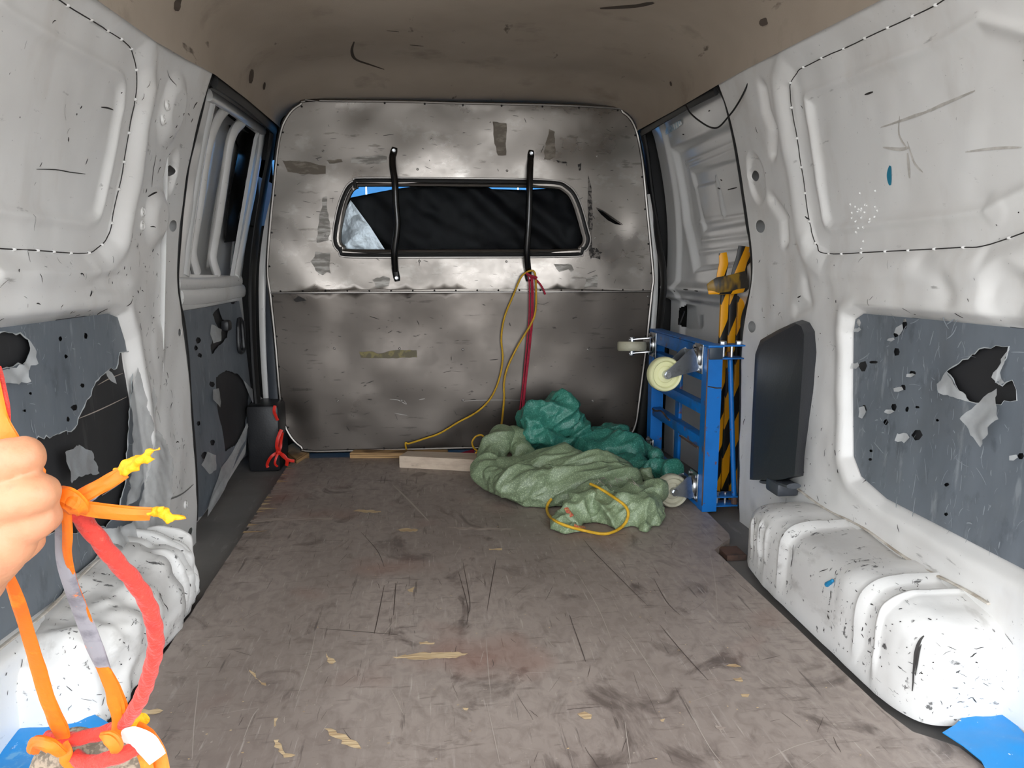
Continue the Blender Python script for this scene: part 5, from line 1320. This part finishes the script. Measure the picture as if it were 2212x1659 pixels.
sack('woven_sack', 'crumpled dark teal woven sack heaped behind the paler sacks', [
    ([(1150, 945, 2.40), (1165, 918, 2.42), (1205, 895, 2.44), (1218, 885, 2.45)], [36, 46, 44, 32], None),
    ([(1135, 940, 2.38), (1190, 955, 2.36), (1225, 955, 2.36)], [16, 26, 20], None),
    ([(1228, 880, 2.45), (1248, 920, 2.43), (1258, 965, 2.40), (1262, 1000, 2.38)], [26, 24, 26, 26], None),
    ([(1285, 935, 2.48), (1315, 935, 2.48), (1335, 945, 2.47)], [26, 24, 18], None),
    ([(1275, 975, 2.38), (1320, 975, 2.38), (1365, 975, 2.36), (1385, 978, 2.36)], [38, 40, 30, 14], None),
    ([(1290, 1005, 2.32), (1350, 1010, 2.28), (1410, 1015, 2.20), (1448, 1020, 2.14)], [30, 30, 28, 22], ((0, 0, 1), .75)),
    ([(1420, 990, 2.24), (1425, 1000, 2.22)], [14, 14], None),
], SACK_TEAL, [((.45, .2, -.8), 2.2, 9, .028, 1.3), ((.8, .1, .5), 3, 18, .016, 1.3), ((.3, .3, .8), 6, 40, .004, 1.2)], 3.0, .22)
sack('woven_sack', 'pale sage green woven sack twisted into a long roll', [
    ([(1082, 945, 2.36), (1072, 965, 2.34), (1058, 1000, 2.27), (1050, 1022, 2.20)], [24, 30, 32, 28], None),
    ([(1110, 950, 2.38), (1125, 975, 2.34), (1135, 1000, 2.28)], [22, 24, 26], None),
    ([(1055, 1025, 2.17), (1090, 1045, 2.10), (1130, 1050, 2.07), (1170, 1055, 2.05)], [28, 40, 42, 38], None),
    ([(1090, 1030, 2.16), (1150, 1020, 2.15), (1220, 1010, 2.15), (1280, 1018, 2.13), (1345, 1030, 2.10)], [34, 42, 46, 44, 32], None),
    ([(1150, 1055, 2.08), (1220, 1050, 2.06), (1290, 1040, 2.06), (1370, 1035, 2.06)], [34, 40, 36, 22], None),
    ([(1390, 1022, 2.10), (1400, 1026, 2.09)], [16, 16], None),
], SACK_PALE, [((.85, .25, .5), 2.0, 13, .026, 1.3), ((.9, .15, .3), 3, 26, .008, 1.3)], 5.0, .15)
sack('woven_sack', 'pale sage green woven sack with a yellow cord looped over its gathered mouth', [
    ([(1215, 1142, 1.85), (1235, 1120, 1.88), (1262, 1085, 1.93), (1285, 1062, 1.97)], [18, 28, 34, 22], None),
    ([(1205, 1130, 1.86), (1222, 1146, 1.83), (1240, 1150, 1.82)], [18, 16, 12], None),
    ([(1285, 1075, 1.96), (1310, 1110, 1.90), (1345, 1115, 1.88), (1395, 1112, 1.87), (1410, 1122, 1.85)], [28, 44, 46, 40, 30], None),
    ([(1330, 1080, 1.95), (1380, 1078, 1.94), (1425, 1062, 1.94), (1432, 1056, 1.94)], [34, 34, 22, 10], None),
    ([(1405, 1090, 1.90), (1432, 1105, 1.87), (1436, 1118, 1.86)], [26, 14, 8], None),
    ([(1395, 1145, 1.82), (1400, 1150, 1.815)], [16, 10], None),
], SACK_PALE, [((-.3, -.4, .9), 2.4, 14, .024, 1.3), ((.4, -.2, .8), 4, 28, .008, 1.3)], 9.0, .15)

# ------------------------------------------------------------------ cords
YC = YB-.016
def pxl(pts): return [at_y(a, b, y) for a, b, y in pts]
cord = empty('yellow_cord', tuple(at_y(1145, 900, YC)), label='thin yellow cord looped over the guard bar foot and trailing to the floor', category='cord')
tubeobj('left_strand', pxl([(1150, 584, YB-.030), (1138, 588, YB-.03), (1125, 600, YB-.022), (1108, 640, YC), (1090, 685, YC), (1083, 730, YC), (1086, 775, YC), (1078, 820, YC), (1060, 860, YC), (1030, 890, YC), (990, 912, YC), (950, 936, YC), (915, 948, YC), (884, 958, YC), (876, 957, YC), (878, 972, YB-.010)]), .0033, YELLOWCORD, cord, 8, 6)
tubeobj('right_strand', pxl([(1150, 584, YB-.03), (1156, 592, YB-.028), (1158, 620, YC), (1157, 670, YC-.004), (1147, 700, YC-.006), (1120, 745, YC-.006), (1098, 790, YC), (1089, 825, YC), (1089, 860, YC), (1086, 895, 2.62), (1083, 920, 2.50), (1083, 935, 2.42)]), .0036, YELLOWCORD, cord, 8, 6)
ring = empty('yellow_cord', tuple(at_z(1045, 985, .0)), label='small loop of yellow cord standing up beside the white timber', category='cord')
tubeobj('loop', [at_y(a, b, y) for a, b, y in [(1052, 985, 2.42), (1036, 977, 2.47), (1024, 968, 2.50), (1020, 955, 2.52), (1028, 943, 2.52), (1040, 940, 2.52), (1047, 948, 2.52), (1044, 963, 2.50), (1036, 972, 2.48), (1028, 978, 2.45)]], .0032, YELLOWCORD, ring, 8, 6)
yl = empty('yellow_cord', tuple(at_z(1270, 1157, 0)), label='yellow cord lying in a loop across the front sack', category='cord')
def drape(px, py, lift):
    """point on whatever sack or board lies under the pixel, lifted towards the viewer"""
    dr = ray(px, py); best = (0-CAM.z)/dr.z
    for t in SACKS:
        h = t.ray_cast(CAM, dr)
        if h[0] is not None: best = min(best, h[3])
    return CAM+dr*(best-lift*1.2)+Vector((0, 0, lift*.8))
cp = smooth_line([Vector((a_, b2_, 0)) for a_, b2_ in [(1275, 1048), (1300, 1060), (1330, 1080), (1350, 1095), (1358, 1112), (1350, 1135), (1330, 1150), (1305, 1157), (1275, 1152), (1245, 1145), (1215, 1136), (1190, 1122), (1181, 1105), (1184, 1090), (1192, 1080)]], 4)
cq = [drape(p.x, p.y, .0045) for p in cp]
for _ in range(3): cq = [cq[0]]+[(cq[i-1]+cq[i]*2+cq[i+1])/4 for i in range(1, len(cq)-1)]+[cq[-1]]
tubeobj('loop', cq, .0038, YELLOWCORD, yl, 8, 2)
STITCH = mat('faded_red_stitching', (190, 84, 70), .7, layers=[(200, I3, .45, .6, (196, 176, 110), .8)])
sk3 = [o for o in bpy.data.objects if o.name == 'woven_sack.002'][0]
for pts in ([(1223, 1098), (1229, 1108), (1236, 1116)], [(1240, 1136), (1250, 1139), (1262, 1139)]):
    tubeobj('red_stitching', [drape(a_, b2_, .001) for a_, b2_ in pts], .006, STITCH, sk3, 8, 4, flat=.3, up=(0, -.6, .8))
rt_ = random.Random(4)
for k in range(14):
    x_ = rt_.uniform(1285, 1375); y_ = rt_.uniform(1030, 1046); dx = rt_.uniform(-18, 18); dy = rt_.uniform(2, 16)
    tubeobj('loose_thread', [drape(x_, y_, .002), drape(x_+dx*.5, y_+dy*.7, .006), drape(x_+dx, y_+dy, .003)], .0007, SCRATCH, sk3, 5, 4)
red = empty('hanging_cord', tuple(at_y(1120, 885, YC)), label='doubled crimson cord hanging straight down from the guard bar foot', category='cord')
for k, dx in enumerate((-3, 2, 5)):
    tubeobj('strand', pxl([(1140+dx*.8, 592, YB-.03), (1146+dx, 610, YC-.004), (1146+dx, 680, YC-.002), (1141+dx, 740, YC), (1133+dx*.8, 820, YC), (1124+dx, 900, YC)]), .0026, REDCORD, red, 7, 6)
tubeobj('knot', pxl([(1136, 590, YB-.03), (1148, 596, YB-.034), (1160, 600, YB-.030)]), .0042, REDCORD, red, 8, 5)
tubeobj('tail', pxl([(1150, 597, YB-.03), (1164, 610, YC), (1173, 624, YC), (1178, 636, YC)]), .0034, REDCORD, red, 7, 5)
tas = empty('crimson_tassel', tuple(at_z(1000, 984, 0)), label='frayed crimson cord end lying under the bulkhead edge', category='cord')
for k in range(6):
    tubeobj('frayed_end', [at_z(985+k*2, 981+k*.8, .004+.002*k), at_z(1003, 977+k*1.2, .008+.002*k), at_z(1024, 971+k*2, .008)], .0022, REDCORD, tas, 6, 4)

# ------------------------------------------------------------------ timber and offcuts by the bulkhead
def plank(name, px, h, th_m, label, cat, m=TIMBER, z=.0005, side_m=None):
    P = [at_z(a, b, z+h) for a, b in px]
    V, Fc = solidify([p for p in P], [tuple(range(len(P)))], (0, 0, -1), h)
    bm = bmesh.new(); vs_ = [bm.verts.new(v) for v in V]
    for f in Fc: bm.faces.new([vs_[i] for i in f])
    bmesh.ops.recalc_face_normals(bm, faces=bm.faces); bmesh.ops.bevel(bm, geom=list(bm.edges), offset=.0015, segments=2, affect='EDGES')
    v, f = bm_geo(bm); return MB().add(v, f).build(name, m, None, True, 30, label=label, category=cat)
plank('timber_batten', [(862, 985), (880, 974), (1075, 980), (1080, 996)], .040, 0, 'short pale planed timber batten lying in front of the bulkhead', 'timber')
plank('plywood_offcut', [(755, 978), (765, 971), (968, 971), (968, 978)], .020, 0, 'thin plywood offcut strip wedged along the foot of the bulkhead', 'plywood', PLYEDGE)
plank('wedge_block', [(612, 968), (640, 952), (668, 975), (640, 992)], .035, 0, 'layered plywood block wedged under the bulkhead corner by red ribbon', 'plywood', PLYEDGE, -.019)
# ------------------------------------------------------------------ red ribbon
rib = empty('red_ribbon', tuple(at_y(600, 1000, 2.58)), label='bright red ribbon tied in a bow beside the bulkhead corner', category='ribbon')
def ribbon(name, pts, w, m, parent, y=2.58, up=(0, 1, 0), fl=.12):
    tubeobj(name, [at_y(a, b, y+(c if True else 0)) for a, b, c in pts], mpx(w, y), m, parent, 8, 6, flat=fl, up=up)
ribbon('tail', [(594, 876, .03), (592, 888, .03), (595, 897, .035), (600, 908, .04)], 3.2, REDRIBBON, rib, 2.50)
ribbon('loop', [(608, 928, 0), (601, 945, -.01), (598, 962, -.01), (601, 977, 0)], 3.6, REDRIBBON, rib, 2.52)
ribbon('loop', [(610, 934, 0), (607, 952, .01), (606, 966, .01), (602, 977, 0)], 3.0, REDRIBBON, rib, 2.52)
ribbon('loop', [(601, 977, 0), (590, 983, -.01), (582, 992, -.01), (577, 1004, 0), (579, 1010, 0)], 3.0, REDRIBBON, rib, 2.52)
ribbon('loop', [(602, 977, 0), (596, 990, -.01), (594, 1002, -.01), (600, 1008, 0)], 2.4, REDRIBBON, rib, 2.51)
ribbon('loop', [(602, 977, 0), (613, 984, -.01), (620, 994, -.01), (619, 1006, 0)], 3.4, REDRIBBON, rib, 2.52)
ribbon('tail', [(604, 978, 0), (614, 988, 0), (624, 994, 0), (636, 996, 0)], 3.4, REDRIBBON, rib, 2.53)
ribbon('knot', [(598, 974, -.01), (602, 977, -.015), (606, 980, -.01)], 4.5, REDRIBBON, rib, 2.52, fl=.6)
# ------------------------------------------------------------------ stray black wire at the right door head
wr = empty('black_wire', tuple(at_y(1545, 275, 2.0)), label='thin black wire drooping from the headliner across the right door head', category='wire')
tubeobj('wire', [at_y(1481, 227, 2.12), at_y(1492, 245, 2.06), at_y(1512, 262, 2.0), at_y(1535, 275, 1.95), at_y(1553, 274, 1.92), at_y(1575, 250, 1.86), at_y(1590, 230, 1.82), at_y(1607, 200, 1.78), at_y(1628, 152, 1.74)], .0022, RUBBER, wr, 7, 6)
# ------------------------------------------------------------------ blue plastic sheets at the rear corners
def bsheet(px, z, label, seed, lift):
    L = [pz(a, b, z) for a, b in px]; L2 = jag(L, .003, .03, seed)
    V, Fc = sheet_geo(L2, (), .012, lambda u, v: Vector((u, v, z+lift(u, v)+.006*noise.noise(Vector((u*14, v*14, seed)))+.003*noise.noise(Vector((u*40, v*40, seed))))))
    V, Fc = solidify(V, Fc, (0, 0, -1), .0012)
    o = MB().add(V, Fc).build('plastic_sheet', BLUESHEET, None, True, 50); o['label'] = label; o['category'] = 'plastic sheet'
bsheet([(-20, 1590), (46, 1538), (70, 1568), (112, 1566), (190, 1546), (238, 1568), (300, 1640), (330, 1700), (-20, 1700)], .012, 'bright blue plastic sheet under the ropes beside the dented wheel arch', 5, lambda u, v: .02*max(0, (v-1.02)*4))
bsheet([(2036, 1582), (2085, 1545), (2136, 1498), (2152, 1516), (2190, 1560), (2230, 1610), (2240, 1720), (2170, 1720), (2120, 1640)], .010, 'bright blue plastic sheet tucked against the ribbed wheel arch', 6, lambda u, v: .0)
# ================================================================== hand, straps and rope in the foreground
HY0 = .40
def H(px, py, dy=0.0): return at_y(px, py, HY0+dy)
hp = lambda n: mpx(n, HY0)
V, Fc = [], []
def addc(pts, rad, sq=None):
    global V, Fc
    P = smooth_line([H(*p) for p in pts], 4); R = list(np.interp(np.linspace(0, 1, len(P)), np.linspace(0, 1, len(rad)), [hp(q) for q in rad]))
    v, f = chain_geo(P, R, sq, 18); n = len(V); V += v; Fc += [tuple(i+n for i in q) for q in f]
# forearm, wrist, back of the hand
addc([(-420, 1640, .0), (-260, 1440, .0), (-150, 1310, .0)], [135, 112, 108])
addc([(-170, 1320, .0), (-95, 1240, .0), (-50, 1165, .0)], [104, 98, 84])
addc([(-150, 1250, .0), (-100, 1120, .0), (-80, 1050, .0)], [96, 84, 66])
addc([(-60, 1210, -.005), (0, 1180, -.008), (28, 1155, -.006)], [84, 62, 48])
# fingers: knuckle, first joint, second joint, tip (curling away behind the strap)
addc([(-85, 1030, .0), (-10, 1004, -.006), (46, 988, -.004), (52, 990, .012)], [56, 50, 44, 40])
addc([(52, 990, .012), (30, 1005, .030), (-20, 1020, .040)], [40, 36, 30])
addc([(-70, 1110, .0), (10, 1090, -.010), (78, 1066, -.008), (86, 1066, .010)], [56, 48, 42, 38])
addc([(86, 1066, .010), (60, 1078, .032), (10, 1085, .042)], [38, 35, 29])
addc([(-20, 1165, .0), (40, 1140, -.008), (88, 1116, -.002), (92, 1116, .014)], [54, 46, 39, 36])
addc([(92, 1116, .014), (66, 1128, .034), (20, 1135, .044)], [36, 33, 28])
addc([(-20, 1215, .010), (30, 1190, .012), (62, 1168, .020), (62, 1166, .034)], [46, 38, 33, 30])
addc([(62, 1166, .034), (36, 1176, .046), (0, 1180, .050)], [30, 28, 24])
# thumb crossing behind the strap
addc([(-120, 1130, .03), (-60, 1060, .055), (-10, 1035, .066)], [56, 46, 36])
me = remesh_union(V, Fc, .0016, 5, .5)
n = len(me.vertices); co = np.empty(n*3, np.float32); no = np.empty(n*3, np.float32)
me.vertices.foreach_get('co', co); me.vertices.foreach_get('normal', no); co = co.reshape(-1, 3).astype(float); no = no.reshape(-1, 3).astype(float)
d = np.array([.0007*noise.noise(Vector(p)*90)+.0004*noise.noise(Vector((p[0]*320, p[1]*120, p[2]*120))) for p in co])
# tendons and knuckle creases on the back of the hand
def creases(a, b, amp, w):
    global d
    a, b = np.array(H(*a)), np.array(H(*b)); e = b-a
    t = np.clip(((co-a)@e)/(e@e), 0, 1); q = np.linalg.norm(co-a-t[:, None]*e, axis=1)
    d += amp*np.exp(-(q/w)**2)
for a, b in [((-60, 1300, -.05), (10, 1160, -.04)), ((-20, 1290, -.05), (45, 1165, -.04)), ((-100, 1260, -.05), (-20, 1120, -.045))]: creases(a, b, .0012, .008)
for a, b in [((60, 950, -.03), (66, 1030, -.03)), ((96, 1035, -.03), (100, 1100, -.03)), ((100, 1090, -.03), (106, 1145, -.03))]: creases(a, b, -.0008, .003)
co += no*d[:, None]
me.vertices.foreach_set('co', co.astype(np.float32).ravel()); me.update()
hand = obj_from('person', me, SKIN, None, True, None)
hand['label'] = 'bare hand closed round the orange webbing, forearm reaching in'; hand['category'] = 'person'

strap = empty('webbing_strap', tuple(H(152, 1085, .05)), label='frayed orange webbing pull strap knotted at the hand, grey strips along it', category='strap')
def S(pts): return [at_y(a, b, y) for a, b, y in pts]
def W(x, y, z):
    """pixel of a point in space, for runs given in pixels"""
    p = Vector((x, y, z))-CAM; d_ = p.dot(_fw); return (1106+F_PX*p.dot(_rt)/d_, 829.5-F_PX*p.dot(_up)/d_, y)
def hash_f(nm, pts): return (sum(ord(q) for q in nm)*.37+pts[0][0]*.11) % 17
def flatstrap(name, pts, w, m, fl=.3, up=(0, 1, 0), n=8, tw=0.0):
    P = smooth_line(S(pts), n); ws = list(np.interp(np.linspace(0, 1, len(P)), np.linspace(0, 1, len(w)), w))
    R = [mpx(q, p.y)*(1+.10*noise.noise(p*60)) for q, p in zip(ws, P)]
    V, Fc = tube_geo(P, R, 22, flat=fl, up=up, twist=tw); V2 = []; ph = hash_f(name, pts)
    for i, v in enumerate(V):                     # lengthwise pleats of crumpled webbing
        r_, k = divmod(i, 22); p = P[r_]; a = 2*math.pi*k/22
        s_ = 1+.26*noise.noise(Vector((math.cos(a)*2.2+ph, math.sin(a)*2.2, r_*.05+ph)))-.30*max(0, noise.noise(Vector((math.cos(a)*3.5, math.sin(a)*3.5+ph, r_*.09))))
        V2.append(p+(v-p)*s_)
    return MB().add(V2, Fc).build(name, m, strap)
flatstrap('upper_run', [W(-.31, .40, 1.268), W(-.308, .42, 1.10), W(-.304, .45, .92), (-70, 640, .47), (-42, 740, .455), (-22, 830, .44), (-6, 900, .43), (20, 950, .425), (60, 1010, .43)], [22, 22, 22, 22, 22, 21, 20, 20, 20], ORANGE, .3)
flatstrap('upper_run', [(-16, 800, .45), (2, 870, .435), (10, 930, .43)], [18, 16, 12], ROPE, .5)
flatstrap('through_fist', [(60, 1015, .425), (80, 1016, .415), (88, 1030, .425), (112, 1062, .425), (140, 1082, .44)], [17, 17, 16, 17, 20], ORANGE, .45)
flatstrap('knot', [(128, 1072, .440), (146, 1078, .428), (166, 1092, .430), (176, 1098, .442)], [20, 25, 25, 18], ORANGE, .85)
flatstrap('knot', [(148, 1100, .436), (156, 1086, .424), (168, 1074, .432)], [13, 16, 13], ORANGE, .8)
flatstrap('upper_tail', [(160, 1082, .438), (195, 1062, .44), (232, 1042, .445), (268, 1018, .45)], [15, 17, 17, 15], ORANGE, .5)
flatstrap('grey_backing', [(172, 1086, .442), (198, 1068, .446), (222, 1052, .45)], [10, 13, 9], TAPEGREY, .4)
flatstrap('lower_tail', [(165, 1096, .438), (210, 1102, .44), (270, 1108, .445), (325, 1110, .45)], [15, 16, 16, 14], ORANGE, .5)
def fray(pts, w, seed):
    r = random.Random(seed)
    P = S(pts); V, Fc = [], []
    for i, p in enumerate(P):
        for k in range(9):
            q = p+Vector((r.uniform(-1, 1), r.uniform(-1, 1), r.uniform(-1, 1)))*mpx(w[i], .45)*.55
            v, f = capsule_geo(q, q+Vector((r.uniform(.2, 1), 0, r.uniform(-.4, .6)))*mpx(12, .45), mpx(w[i]*.38, .45), mpx(w[i]*.15, .45), 8, 3)
            n = len(V); V += v; Fc += [tuple(a+n for a in b) for b in f]
    me = remesh_union(V, Fc, .0012, 2, .4); obj_from('frayed_end', me, ORANGEFRAY, strap, True, None)
fray([(258, 1022, .45), (275, 1008, .45), (292, 1000, .45), (308, 990, .45), (322, 978, .45), (340, 970, .45)], [16, 22, 23, 19, 11, 6], 1)
fray([(322, 1108, .45), (345, 1104, .45), (356, 1112, .45), (366, 1122, .45), (384, 1118, .45), (396, 1120, .45)], [15, 18, 13, 11, 10, 6], 2)
flatstrap('grey_run', [(134, 1096, .44), (132, 1150, .45), (136, 1200, .46), (152, 1260, .47), (178, 1330, .49), (205, 1400, .505), (230, 1460, .52)], [10, 13, 15, 16, 17, 18, 15], TAPEGREY, .3)
flatstrap('orange_run', [(142, 1100, .438), (146, 1150, .446), (145, 1195, .456), (158, 1245, .468), (180, 1300, .482), (206, 1370, .50), (224, 1420, .512)], [11, 11, 9, 6, 5, 5, 4], ORANGE, .4)
flatstrap('orange_run', [(222, 1440, .514), (240, 1480, .522), (252, 1520, .53), (258, 1560, .54), (254, 1590, .54), (240, 1612, .54)], [14, 18, 19, 17, 16, 18], ORANGE, .35)
flatstrap('left_run', [(14, 1230, .45), (36, 1290, .46), (58, 1360, .475), (82, 1440, .50), (104, 1510, .52), (128, 1570, .54), (140, 1605, .55)], [10, 14, 16, 18, 19, 18, 14], ORANGE, .32)
flatstrap('lower_knot', [(70, 1622, .545), (80, 1605, .535), (110, 1612, .53), (135, 1628, .535)], [13, 18, 19, 12], ORANGE, .6)
flatstrap('lower_knot', [(222, 1590, .535), (238, 1596, .525), (250, 1612, .525), (246, 1620, .53)], [9, 18, 17, 10], ORANGE, .8)
flatstrap('lower_knot', [(140, 1605, .545), (146, 1625, .54), (140, 1645, .54), (170, 1665, .545)], [10, 12, 11, 13], ORANGE, .4)
flatstrap('lower_tail_end', [(250, 1580, .545), (285, 1560, .55), (308, 1552, .555), (318, 1545, .555)], [16, 28, 18, 6], ORANGEFRAY, .25)
flatstrap('lower_tail_end', [(285, 1560, .552), (312, 1590, .55), (332, 1630, .545), (340, 1680, .54)], [10, 24, 28, 28], ORANGE, .22)
flatstrap('white_band', [(264, 1592, .54), (290, 1594, .536), (318, 1610, .533), (340, 1640, .53)], [14, 27, 28, 22], TAPEWHITE, .22)
flatstrap('lower_tail_end', [(292, 1612, .54), (312, 1640, .538), (325, 1690, .536)], [9, 13, 15], ORANGE, .3)

rope = empty('red_rope', tuple(at_y(330, 1400, .50)), label='thick red laid rope looping down from the knotted straps', category='rope')
strand_rope('long_run', S([(160, 1098, .446), (185, 1130, .45), (215, 1168, .455), (250, 1212, .462), (285, 1250, .47), (315, 1295, .48), (332, 1345, .49), (337, 1395, .50), (326, 1445, .51), (312, 1490, .52), (292, 1530, .53), (262, 1565, .545), (225, 1582, .55), (175, 1594, .55), (130, 1598, .55), (100, 1594, .555)]), mpx(19, .46), ROPE, rope, 12)
strand_rope('lower_turn', S([(160, 1634, .545), (190, 1648, .54), (235, 1640, .535), (275, 1626, .535), (300, 1612, .54)]), mpx(17, .54), ROPE, rope, 12)
# mesh sack the straps are tied to
V, Fc = [], []
for pts, rad in [([(150, 1665, .60), (150, 1760, .60), (160, 1950, .62)], [86, 130, 150]), ([(90, 1648, .575), (130, 1640, .57), (170, 1652, .575)], [24, 26, 24]), ([(190, 1620, .60), (240, 1625, .60), (290, 1650, .60)], [26, 34, 36])]:
    P = S(pts); v, f = chain_geo(P, [mpx(q, p.y) for q, p in zip(rad, P)], None, 18); n = len(V); V += v; Fc += [tuple(i+n for i in q) for q in f]
me = remesh_union(V, Fc, .004, 4, .5)
n = len(me.vertices); co = np.empty(n*3, np.float32); no = np.empty(n*3, np.float32); me.vertices.foreach_get('co', co); me.vertices.foreach_get('normal', no)
co = co.reshape(-1, 3).astype(float); no = no.reshape(-1, 3).astype(float)
co += no*np.array([.006*(abs(noise.noise(Vector((p[0]*45, p[1]*45, p[2]*9))))-.3) for p in co])[:, None]
me.vertices.foreach_set('co', co.astype(np.float32).ravel()); me.update()
mb_ = obj_from('mesh_sack', me, MESHBAG, None, True, None); mb_['label'] = 'taupe mesh sack tied to the orange straps and red rope'; mb_['category'] = 'sack'
